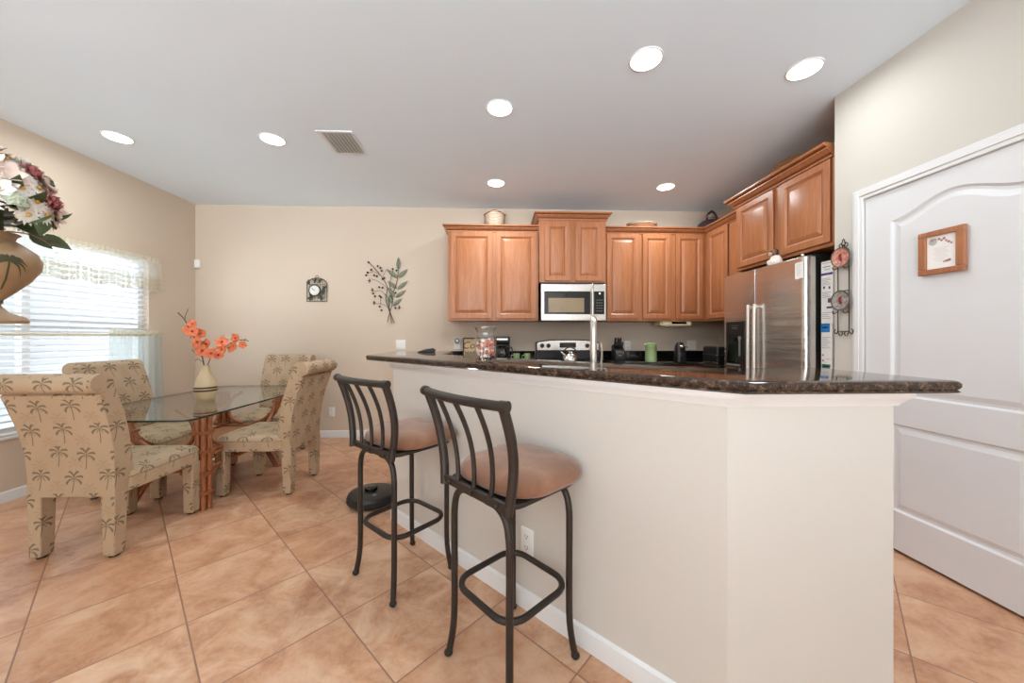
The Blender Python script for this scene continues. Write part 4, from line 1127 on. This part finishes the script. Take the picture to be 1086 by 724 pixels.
for (a, b2, c2, d2, w) in ((423, 285, 423, 271, 2.4), (423, 293, 433, 284, 2.3), (422.5, 294, 410, 284, 2.3), (422, 306, 433, 297, 2.3), (421, 305, 411, 297, 2.2), (420, 315, 431, 307, 2.2), (419, 314, 411, 304, 2.2), (417, 324, 427, 316, 2.2), (413, 326, 409, 311, 2.2), (416, 322, 413, 311, 1.8)):
    p0 = Vector(q(a, b2)); p1 = Vector(q(c2, d2)); d = p1-p0; L = d.length
    M = Matrix.Translation(p0+Vector((0, -.006, 0))) @ RY(-math.degrees(math.atan2(d.z, d.x))+0) @ RX(90) @ RZ(-90)
    vs = []; fs = []; n = 9
    for i in range(n+1):
        u = i/n; ww = w*.0109*math.sin(PI*min(1, .04+.96*u)**.85); vs += [(-ww, L*u, -.006), (-ww*.5, L*u, .001), (0, L*u, .004), (ww*.5, L*u, .001), (ww, L*u, -.006)]
    for i in range(n):
        for j in range(4): k = i*5+j; fs.append((k, k+1, k+6, k+5))
    mm = MB(); mm.add(vs, fs, M); mm.build('fern_leaf', M_['metal_leaf'], t, fix=False)
for (a, b2) in ((391, 277), (401, 281), (404, 283), (394, 285), (390, 288), (388.5, 291), (397, 291), (400, 292), (405, 286), (402.5, 304), (406, 304.5), (396, 311), (398, 314), (403, 313.5), (404.5, 315), (403, 325), (405, 329), (417, 284), (421, 285.5), (420, 310), (420, 326.5), (406, 295), (408, 294)):
    m = MB(); p = q(a, b2); m.ball((p[0], -.008, p[2]), .0125, 10, 7); m.build('berry', M_['metal_stem'], t)
for (a, b2) in ((393, 297), (396, 307), (398, 321), (425, 326)):
    m = MB(); p = q(a, b2)
    for k in range(3): petal(m, T(p[0], -.006, p[2]) @ RX(90) @ RZ(90+(k-1)*55), .034, .007, .1)
    m.build('bell_flower', M_['metal_stem'], t, fix=False)

# framed picture on the pantry door
t = thing('framed_picture', 'small wood-framed print hung on the white pantry door', 'picture', (XR+.0035, 1.675, 1.605), -90)
m = MB(); w2, h2 = .092, .108
pr_ = [(0, 0), (.0, -.016), (.008, -.02), (.026, -.018), (.03, -.012), (.03, 0)]
for (x0, x1, z0, z1) in ((-w2, w2, -h2, -h2+.026), (-w2, w2, h2-.026, h2), (-w2, -w2+.032, -h2+.026, h2-.026), (w2-.032, w2, -h2+.026, h2-.026)): m.box(x0, x1, -.02, 0, z0, z1)
m.build('frame', M_['oak_frame'], t, bevel=.003)
m = MB(); m.box(-w2+.03, w2-.03, -.009, -.002, -h2+.024, h2-.024); pc = m.build('print', M_['paper'], t)
m = MB()
for k in range(9): m.box(-.035+.006*(k % 3), .03-.007*((k*2) % 3), -.0097, -.009, .018-k*.008, .0195-k*.008)
m.build('verse_lines', plain('faint_ink', (196, 194, 196), .8), pc)
m = MB()
m.lathe([(0, 0), (.018, 0), (.018, .0007), (0, .0007)], 16, T(-.035, -.009, .055) @ RX(90)); m.build('print_bouquet', plain('print_green', (176, 186, 172), .8), pc)
m = MB()
for (x, z, r) in ((-.038, .062, .007), (-.025, .066, .005), (-.01, .063, .006), (0, .055, .005), (.01, .062, .006), (.018, .05, .005), (.028, .042, .006), (.038, .034, .005), (.02, -.05, .006), (.03, -.047, .007), (.01, -.052, .004)):
    m.lathe([(0, 0), (r, 0), (r, .0011), (0, .0011)], 10, T(x, -.009, z) @ RX(90))
m.build('print_roses', plain('print_rose', (170, 120, 122), .8, var=.3, scale=50), pc)

# plate rack by the fridge
t = thing('plate_rack', 'black wrought iron plate rack on the wall beside the pantry door', 'plate rack', (XR-.014, 2.167, 1.2), -90)
m = MB()
for s in (-1, 1):
    m.tube([(s*.036, 0, .02), (s*.036, 0, .5)], .003, 7)
    m.tube(bez([(s*.036, 0, .5), (s*.03, 0, .53), (s*.012, 0, .545), (0, 0, .565)], 6), .003, 7)
    m.tube(bez([(s*.036, 0, .02), (s*.05, 0, .005), (s*.062, 0, .02), (s*.052, 0, .035)], 6), .0026, 7)
    m.tube(bez([(s*.036, 0, .02), (s*.022, 0, -.008), (s*.006, 0, .004), (s*.012, 0, .02)], 6), .0026, 7)
    m.tube(bez([(0, 0, .535), (s*.022, 0, .55), (s*.028, 0, .565), (s*.016, 0, .575), (s*.008, 0, .56)], 6), .0026, 7)
m.tube(bez([(0, 0, .53), (.01, 0, .57), (0, 0, .60), (-.01, 0, .57), (0, 0, .53)], 6), .0026, 7)
for z in (.045, .425-.11, .14-.09):
    pass
for z in (.02, .275): m.tube([(-.036, 0, z), (.036, 0, z)], .003, 7)
m.build('rack_frame', M_['iron'], t)
m = MB()
for z in (.145, .425):
    for s in (-1, 1): m.tube(bez([(s*.036, 0, z), (s*.036, -.03, z-.012), (s*.036, -.038, z+.004)], 5), .0026, 7)
m.build('plate_hook', M_['iron'], t)
def deco_plate(label, z, c1, c2):
    t = thing('decorative_plate', label, 'plate', (XR-.022, 2.170, z), -90, 'plates in the wall rack')
    M = RX(90) 
    m = MB(); m.lathe([(0, 0), (.035, 0), (.062, .009), (.064, .012), (.058, .012), (.036, .004), (0, .0035)], 32, M); m.build('plate_rim', plain('plate_edge_'+str(int(z*100)), c1, .25), t)
    m = MB(); m.lathe([(0, .0036), (.034, .0042), (.055, .0108), (.055, .0118), (.034, .0052), (0, .0046)], 32, M); m.build('plate_picture', plain('plate_paint_'+str(int(z*100)), c2, .25, var=.5, scale=60), t)
    m = MB()
    for k in range(7): m.ball((.022*math.cos(k*2.1)*((k % 3)/2), -.0065, .018*math.sin(k*1.7)), .007, 8, 5, None, (1, .25, 1))
    m.build('painted_fruit', plain('plate_fruit_'+str(int(z*100)), (140, 44, 58), .3, var=.4, scale=60), t)
deco_plate('upper round plate with reddish painted fruit in the wall rack', 1.685, (104, 88, 78), (190, 132, 116))
deco_plate('lower round plate with grey painting of grapes in wall rack', 1.415, (96, 90, 86), (150, 143, 138))

# ================================================================== THINGS ON COUNTERS
# jar on the bar
t = thing('glass_jar', 'ribbed glass jar of orange and white potpourri on the bar top', 'jar', (-.06, 1.83, BARZ+.0004))
def rib(r, z, n=48, a=.0022): return [((r+a*math.cos(12*2*PI*k/n))*math.cos(2*PI*k/n), (r+a*math.cos(12*2*PI*k/n))*math.sin(2*PI*k/n), z) for k in range(n)]
m = MB(); m.loft([rib(r, z, a=a) for r, z, a in ((.046, 0, .0), (.052, .004, .001), (.053, .01, .002), (.053, .115, .002), (.049, .125, .001), (.044, .131, 0), (.046, .15, 0), (.054, .166, 0), (.057, .170, 0), (.053, .1695, 0), (.043, .15, 0), (.041, .131, 0), (.046, .122, 0), (.050, .113, .002), (.050, .012, .002), (.047, .006, 0))], cap0=True, cap1=True)
m.build('jar_glass', mat_glass('jar_glass_clear', (.95, .96, .96), .08), t, ang=60)
m = MB(); m.lathe([(.0435, .1705), (.056, .1705), (.056, .176), (.02, .18), (0, .18)], 28); m.build('jar_rim_lid', mat_glass('jar_lid_glass', (.93, .94, .94), .16), t)
cols = [('orange_piece', (222, 96, 40)), ('cream_piece', (236, 222, 196)), ('red_piece', (150, 30, 24)), ('dark_piece', (70, 24, 20))]
cm = [plain('potpourri_'+n_, c_, .6, var=.15) for n_, c_ in cols]
rp = random.Random(5)
for k in range(96):
    z = .014+.094*(k/96); a = rp.uniform(0, 2*PI); r = .0385*math.sqrt(rp.uniform(.45, 1)); i = 3 if z < .022 else rp.choice([0, 0, 1, 2, 0] if math.cos(a) > 0 else [1, 1, 2, 0, 1])
    m = MB(); m.ball((r*math.cos(a), r*math.sin(a), z), .0105, 8, 6, None, (rp.uniform(.8, 1.2), rp.uniform(.8, 1.2), rp.uniform(.7, 1))); m.build(cols[i][0], cm[i], t)
# dark wedge case at the far end of bar
t = thing('remote_control', 'small dark wedge-shaped gadget lying on far left end of bar', 'remote', (-.60, 3.08, BARZ+.0004), 10)
m = MB(); m.loft([[(-.08, y, 0), (.07, y, 0), (.075, y, .02), (.05, y, .032), (-.06, y, .008)] for y in (-.03, .03)]); m.build('gadget_shell', M_['black_plastic'], t, bevel=.004)
m = MB(); m.box(-.035, .02, -.012, .012, .0, .004, T(0, 0, .021) @ RY(-12)); m.build('button_strip', M_['grey_plastic'], t)
# coffee sign
t = thing('coffee_sign', 'small framed coffee sign leaning behind the glass jar', 'sign', (-.255, 4.265, .922), 0)
tilt = RX(-8)
m = MB(); w3, h3 = .155, .26
for (x0, x1, z0, z1) in ((-w3, w3, 0, .015), (-w3, w3, h3-.015, h3), (-w3, -w3+.015, .015, h3-.015), (w3-.015, w3, .015, h3-.015)): m.box(x0, x1, -.012, .004, z0, z1, tilt)
m.build('frame', plain('dark_sign_frame', (58, 42, 34), .5), t)
m = MB(); m.box(-w3+.013, w3-.013, -.006, .002, .013, h3-.013, tilt); sb = m.build('sign_board', plain('tan_sign_board', (214, 184, 142), .7), t)
text_mesh('coffee_lettering', 'Coffee', .12, M_['black_plastic'], sb, tilt @ T(0, -.0072, .165) @ RX(90), .0006, 'CENTER', .25)
m = MB()
for i in range(16):
    for j in range(4):
        if (i+j) % 2: m.box(-.13+i*.01625, -.13+(i+1)*.01625, -.0072, -.0058, .03+j*.0163, .03+(j+1)*.0163, tilt)
m.build('checker_border', M_['black_plastic'], sb)
# coffee maker
t = thing('coffee_maker', 'black drip coffee maker with glass carafe left of the range', 'coffee maker', (.055, 4.11, .9205))
m = MB(); m.box(-.09, .09, -.11, .12, 0, .03); m.box(-.09, .09, .03, .12, .03, .2); m.box(-.09, .09, -.09, .12, .2, .275); m.build('machine_body', M_['black_plastic'], t, bevel=.012, bseg=3)
m = MB(); m.lathe([(.045, .031), (.062, .04), (.068, .08), (.06, .125), (.045, .15), (.05, .165)], 24, None, 0, -.035); cf = m.build('carafe', mat_glass('carafe_glass', (.5, .45, .4), .1), t)
m = MB(); m.tube(bez([(.055, -.06, .15), (.1, -.085, .15), (.115, -.09, .1), (.1, -.085, .06), (.062, -.06, .06)], 6), .008, 8); m.build('carafe_handle', M_['black_plastic'], cf)
m = MB(); m.lathe([(.0, .166), (.052, .166), (.05, .178), (0, .182)], 20, None, 0, -.035); m.build('carafe_lid', M_['black_plastic'], cf)
m = MB(); m.box(-.06, .06, -.0925, -.0895, .235, .25); m.build('chrome_strip', M_['chrome'], t)
# green mugs
def mug(x, label):
    t = thing('mug', label, 'mug', (x, 4.0, .9205), 0, 'green mugs left of the range')
    m = MB(); m.lathe([(.028, 0), (.034, .004), (.036, .07), (.034, .085), (.03, .085), (.031, .01), (0, .008)], 24); m.build('cup', M_['green_ceramic'], t)
    m = MB(); m.tube(bez([(-.034, 0, .065), (-.055, 0, .06), (-.055, 0, .03), (-.034, 0, .022)], 6), .005, 8); m.build('mug_handle', M_['green_ceramic'], t)
mug(.215, 'small green mug, the one next to the coffee maker'); mug(.335, 'small green mug, the one next to the range')
# kettle on the range
t = thing('kettle', 'stainless whistling kettle with black handle on the range', 'kettle', (.79, 3.86, .9228), 0)
m = MB(); m.lathe([(.07, 0), (.082, .006), (.084, .03), (.072, .065), (.05, .09), (.034, .1), (.03, .106), (0, .112)], 28); kb = m.build('kettle_body', M_['chrome'], t)
m = MB(); m.tube([(-.05, 0, .06), (-.085, 0, .09), (-.1, 0, .105)], [.018, .013, .010], 10); m.build('spout', M_['chrome'], t)
m = MB(); m.tube(bez([(-.05, 0, .088), (-.055, 0, .13), (0, 0, .155), (.055, 0, .13), (.05, 0, .088)], 6), .007, 8); m.ball((0, 0, .118), .009); m.build('kettle_handle', M_['black_plastic'], t)
# faucet on the sink run
t = thing('faucet', 'tall brushed nickel pull-down faucet behind the bar top', 'faucet', (.515, 1.90, .9202), -15)
m = MB(); pts = [(0, 0, .0), (0, 0, .28)]+[(0, .06-.06*math.cos(PI*k/12), .28+.085*math.sin(PI*k/12)) for k in range(1, 13)]+[(0, .12, .22)]
m.tube(pts, .0175, 14); m.build('gooseneck', M_['nickel'], t)
m = MB(); m.lathe([(.03, 0), (.03, .008), (.022, .02), (.02, .05)], 20); m.build('base_ring', M_['nickel'], t)
m = MB(); m.lathe([(.017, .14), (.02, .15), (.02, .22)], 16, T(0, .12, 0)); m.build('spray_head', M_['nickel'], t)
m = MB(); m.tube(bez([(.018, 0, .1), (.038, 0, .12), (.044, 0, .17), (.038, 0, .235)], 6), .005, 8); m.build('lever', M_['nickel'], t)
# knife block
t = thing('knife_block', 'black knife block full of knives right of the range', 'knife block', (1.40, 4.1, .9205), 0)
m = MB(); m.loft([[(x, y, z) for (y, z) in ((-.06, 0), (.08, 0), (.08, .165), (.03, .18), (-.06, .115))] for x in (-.055, .055)]); m.build('block', M_['black_plastic'], t, bevel=.004)
m = MB(); m.box(-.02, .02, -.0612, -.059, .05, .062); m.build('block_badge', M_['grey_plastic'], t)
for i in range(4):
    m = MB(); x = -.036+i*.024; hh = .075+.018*((i*2) % 3); m.box(x-.008, x+.008, -.009, .009, 0, hh, T(0, -.02, .14) @ RX(22)); kn = m.build('knife_handle', M_['black_plastic'], t, bevel=.003)
    m = MB(); [m.ball((x, -.0095, hh*f_), .003, 8, 5, T(0, -.02, .14) @ RX(22)) for f_ in (.3, .55, .8)]; m.build('rivet', M_['chrome'], kn)
for i in range(3):
    m = MB(); x = -.03+i*.03; m.box(x-.009, x+.009, -.01, .01, 0, .10, T(0, .035, .165) @ RX(22)); m.build('knife_handle', M_['black_plastic'], t, bevel=.003)
m = MB()
for i in range(4): x = -.036+i*.024; m.box(x-.0015, x+.0015, -.0625, -.0595, .072, .112)
m.build('blade_slot', M_['steel_plain'], t)
# green canister
t = thing('canister', 'sage green lidded canister on the counter right of knife block', 'canister', (1.645, 3.775, .9205))
m = MB(); m.lathe([(.055, 0), (.06, .004), (.06, .05), (.0585, .054), (.0585, .135), (.06, .14), (.06, .172), (.055, .178)], 30); m.build('canister_body', M_['green_ceramic'], t, ang=25)
m = MB(); m.lathe([(.056, .1785), (.06, .182), (.06, .192), (.045, .203), (.018, .208), (.016, .214), (.02, .222), (0, .226)], 30); m.build('lid', M_['green_ceramic'], t)
m = MB(); m.tube(bez([(-.06, 0, .165), (-.066, 0, .19), (-.05, 0, .2)], 5), .003, 6); m.build('lid_clip', M_['chrome'], t)
# electric can opener
t = thing('can_opener', 'black electric can opener standing right of the green canister', 'can opener', (2.0, 3.85, .9205), 0)
m = MB(); L = []
for (s, z, y) in ((1.0, 0, 0), (1.0, .02, 0), (.92, .08, 0), (.86, .14, 0), (.75, .18, 0), (.5, .205, 0), (.15, .213, 0)): L.append([(x*s, yy*s, z) for x, yy in rrect(.115, .11, .035, 5)])
m.loft(L); m.build('opener_body', M_['black_plastic'], t, ang=60)
m = MB(); m.lathe([(0, 0), (.016, 0), (.018, .008), (.01, .016), (0, .017)], 18, T(0, -.048, .165) @ RX(90)); m.build('cutting_wheel', M_['chrome'], t)
m = MB(); m.tube([(.01, -.055, .175), (.055, -.058, .155)], .006, 8); m.build('lever_arm', M_['chrome'], t)
m = MB(); m.box(-.025, .025, -.058, -.05, .03, .1); m.build('chrome_front', plain('smoky_chrome', (120, 120, 122), .2, .9), t, bevel=.003)
# under-cabinet radio
t = thing('under_cabinet_radio', 'cream under-cabinet radio below the three-door cabinet', 'radio', (2.06, 4.03, 1.315), 0)
m = MB(); m.box(-.17, .17, 0, .22, 0, .0545); m.build('radio_case', M_['cream_plastic'], t, bevel=.006)
m = MB(); m.box(-.06, .11, -.003, .001, .024, .047); m.build('tuner_window', M_['black_gloss'], t)
m = MB()
for x in (-.14, -.115, -.09, .135): m.lathe([(.009, 0), (.009, .008), (0, .009)], 12, T(x, 0, .022) @ RX(90))
m.build('tuning_knob', M_['white_plastic'], t)
m = MB(); m.box(-.19, -.171, .02, .2, .01, .054); m.build('mounting_bracket', M_['cream_plastic'], t)
# black toaster beside the fridge
t = thing('toaster', 'black toaster with chrome trim on the counter against the fridge', 'toaster', (2.28, 3.62, .9205), 0)
m = MB(); m.box(-.085, .085, -.13, .13, .012, .17); m.build('toaster_body', M_['black_plastic'], t, bevel=.02, bseg=3)
m = MB(); m.box(-.088, .088, -.133, .133, .0, .012); m.box(-.087, .087, -.132, .132, .078, .088); m.build('chrome_band', M_['chrome'], t, bevel=.003)
m = MB(); m.box(-.05, -.02, -.1, .1, .166, .171); m.box(.02, .05, -.1, .1, .166, .171); m.build('bread_slot', M_['grey_plastic'], t)
m = MB(); m.box(-.015, .015, -.15, -.13, .11, .122); m.build('toast_lever', M_['chrome'], t)

# baskets above the cabinets
t = thing('basket', 'round pale woven basket on top of left wall cabinet', 'basket', (-.03, 4.16, 2.3705))
m = MB(); n = 40; L = []
for (r, z) in ((.075, 0), (.09, .01), (.105, .08), (.117, .15), (.121, .2), (.124, .232), (.119, .237), (.114, .23), (.1, .08), (.07, .02)):
    L.append([(r*(1+.015*math.sin(20*PI*k/n*2+z*60))*math.cos(2*PI*k/n), r*(1+.015*math.sin(20*PI*k/n*2+z*60))*math.sin(2*PI*k/n), z+(.012*math.sin(2*PI*k/n*3) if z > .19 else 0)) for k in range(n)])
m.loft(L); m.build('basket_body', M_['wicker_pale'], t, ang=70)
m = MB(); m.tube([(.123*math.cos(2*PI*k/30), .123*math.sin(2*PI*k/30), .232+.012*math.sin(2*PI*k/30*3)) for k in range(30)], .007, 8, True); m.build('woven_rim', M_['wicker'], t)
t = thing('basket', 'flat oval wicker tray lying on top of three-door cabinet', 'basket', (1.69, 4.13, 2.3705))
m = MB(); m.lathe([(.1, 0), (.15, .04), (.17, .12), (.175, .135), (.165, .135), (.145, .05), (.0, .02)], 32, Matrix.Diagonal((1, .6, 1, 1))); m.build('tray_body', M_['wicker'], t)
m = MB(); m.tube([(.172*math.cos(2*PI*k/30), .103*math.sin(2*PI*k/30), .135) for k in range(30)], .009, 8, True); m.build('tray_rim', M_['wicker_pale'], t)
m = MB(); m.tube(bez([(.17, 0, .12), (.175, 0, .155), (.1, 0, .16)], 5), .008, 8); m.build('tray_handle', M_['wicker_purple'], t)
t = thing('basket', 'dark purple basket with looped handle and dried flowers in the corner', 'basket', (2.53, 4.13, 2.3705), 0)
m = MB(); m.lathe([(.12, 0), (.18, .04), (.20, .10), (.185, .14), (.13, .185), (.06, .20), (0, .205)], 32, Matrix.Diagonal((.85, .6, 1, 1))); m.build('basket_body', M_['wicker_purple'], t)
m = MB(); m.tube(bez([(-.06, 0, .18), (-.05, 0, .25), (0, 0, .30), (.05, 0, .25), (.06, 0, .18)], 7), .013, 8); m.build('basket_handle', M_['wicker_purple'], t)
for (x, y, z, mt) in ((-.08, -.03, .215, 'rose_petal'), (-.06, -.06, .225, 'pink_petal'), (.08, -.04, .21, 'pink_petal'), (.11, -.02, .2, 'rose_petal'), (-.03, -.08, .2, 'leaf'), (.03, -.09, .19, 'leaf')):
    m = MB(); M = orient((x, y, z), (x*2, -.5, .8), 20)
    for k in range(6): petal(m, M @ RZ(60*k), .03, .012, .3)
    m.build('dried_flower', M_[mt], t, fix=False)
t = thing('basket', 'small dark brown basket on the side-wall cabinet, mostly hidden', 'basket', (2.50, 3.50, 2.3705))
m = MB(); m.lathe([(.06, 0), (.08, .03), (.085, .1), (.075, .135), (.03, .145), (0, .147)], 24); m.build('basket_body', mat_wicker('brown_wicker', (50, 32, 22), (110, 72, 46)), t)
m = MB(); m.tube([(.085*math.cos(2*PI*k/24), .085*math.sin(2*PI*k/24), .11) for k in range(24)], .006, 8, True); m.build('basket_rim', M_['wicker'], t)
t = thing('basket', 'domed wicker basket lying on top of the fridge cabinet', 'basket', (2.40, 2.86, 2.4055))
m = MB(); M = Matrix.Diagonal((.55, 1, 1, 1)); m.lathe([(.2, 0), (.205, .055), (.2, .12), (.18, .18), (.13, .225), (.06, .245), (0, .25)], 36, M); m.build('basket_body', M_['wicker'], t)
m = MB(); m.tube([(.205*.55*math.cos(2*PI*k/36), .205*math.sin(2*PI*k/36), .012) for k in range(36)], .011, 8, True); m.build('braided_rim', M_['wicker'], t)

# robot vacuum
t = thing('robot_vacuum', 'round black robot vacuum on the floor by the end of the bar', 'robot vacuum', (-.90, 2.615, 0), 30)
m = MB(); m.lathe([(.14, .008), (.158, .012), (.165, .022), (.165, .062), (.160, .072), (.150, .077), (.0, .079)], 48); m.build('vacuum_body', M_['black_plastic'], t, ang=50)
m = MB(); m.lathe([(.043, .079), (.043, .098), (.038, .102), (0, .103)], 28, None, 0, .03); m.build('laser_turret', M_['black_gloss'], t)
m = MB(); m.lathe([(.166, .028), (.169, .03), (.169, .05), (.166, .052)], 48); m.build('bumper', M_['black_rubber'], t)
m = MB(); m.lathe([(.012, .0795), (.014, .0795), (.014, .081), (0, .081)], 16, None, 0, -.08); m.build('power_button', M_['grey_plastic'], t)
for s in (-1, 1):
    m = MB(); m.lathe([(.0, -.012), (.03, -.012), (.03, .012), (0, .012)], 18, T(s*.1, 0, .03) @ RY(90)); m.build('wheel', M_['black_rubber'], t)
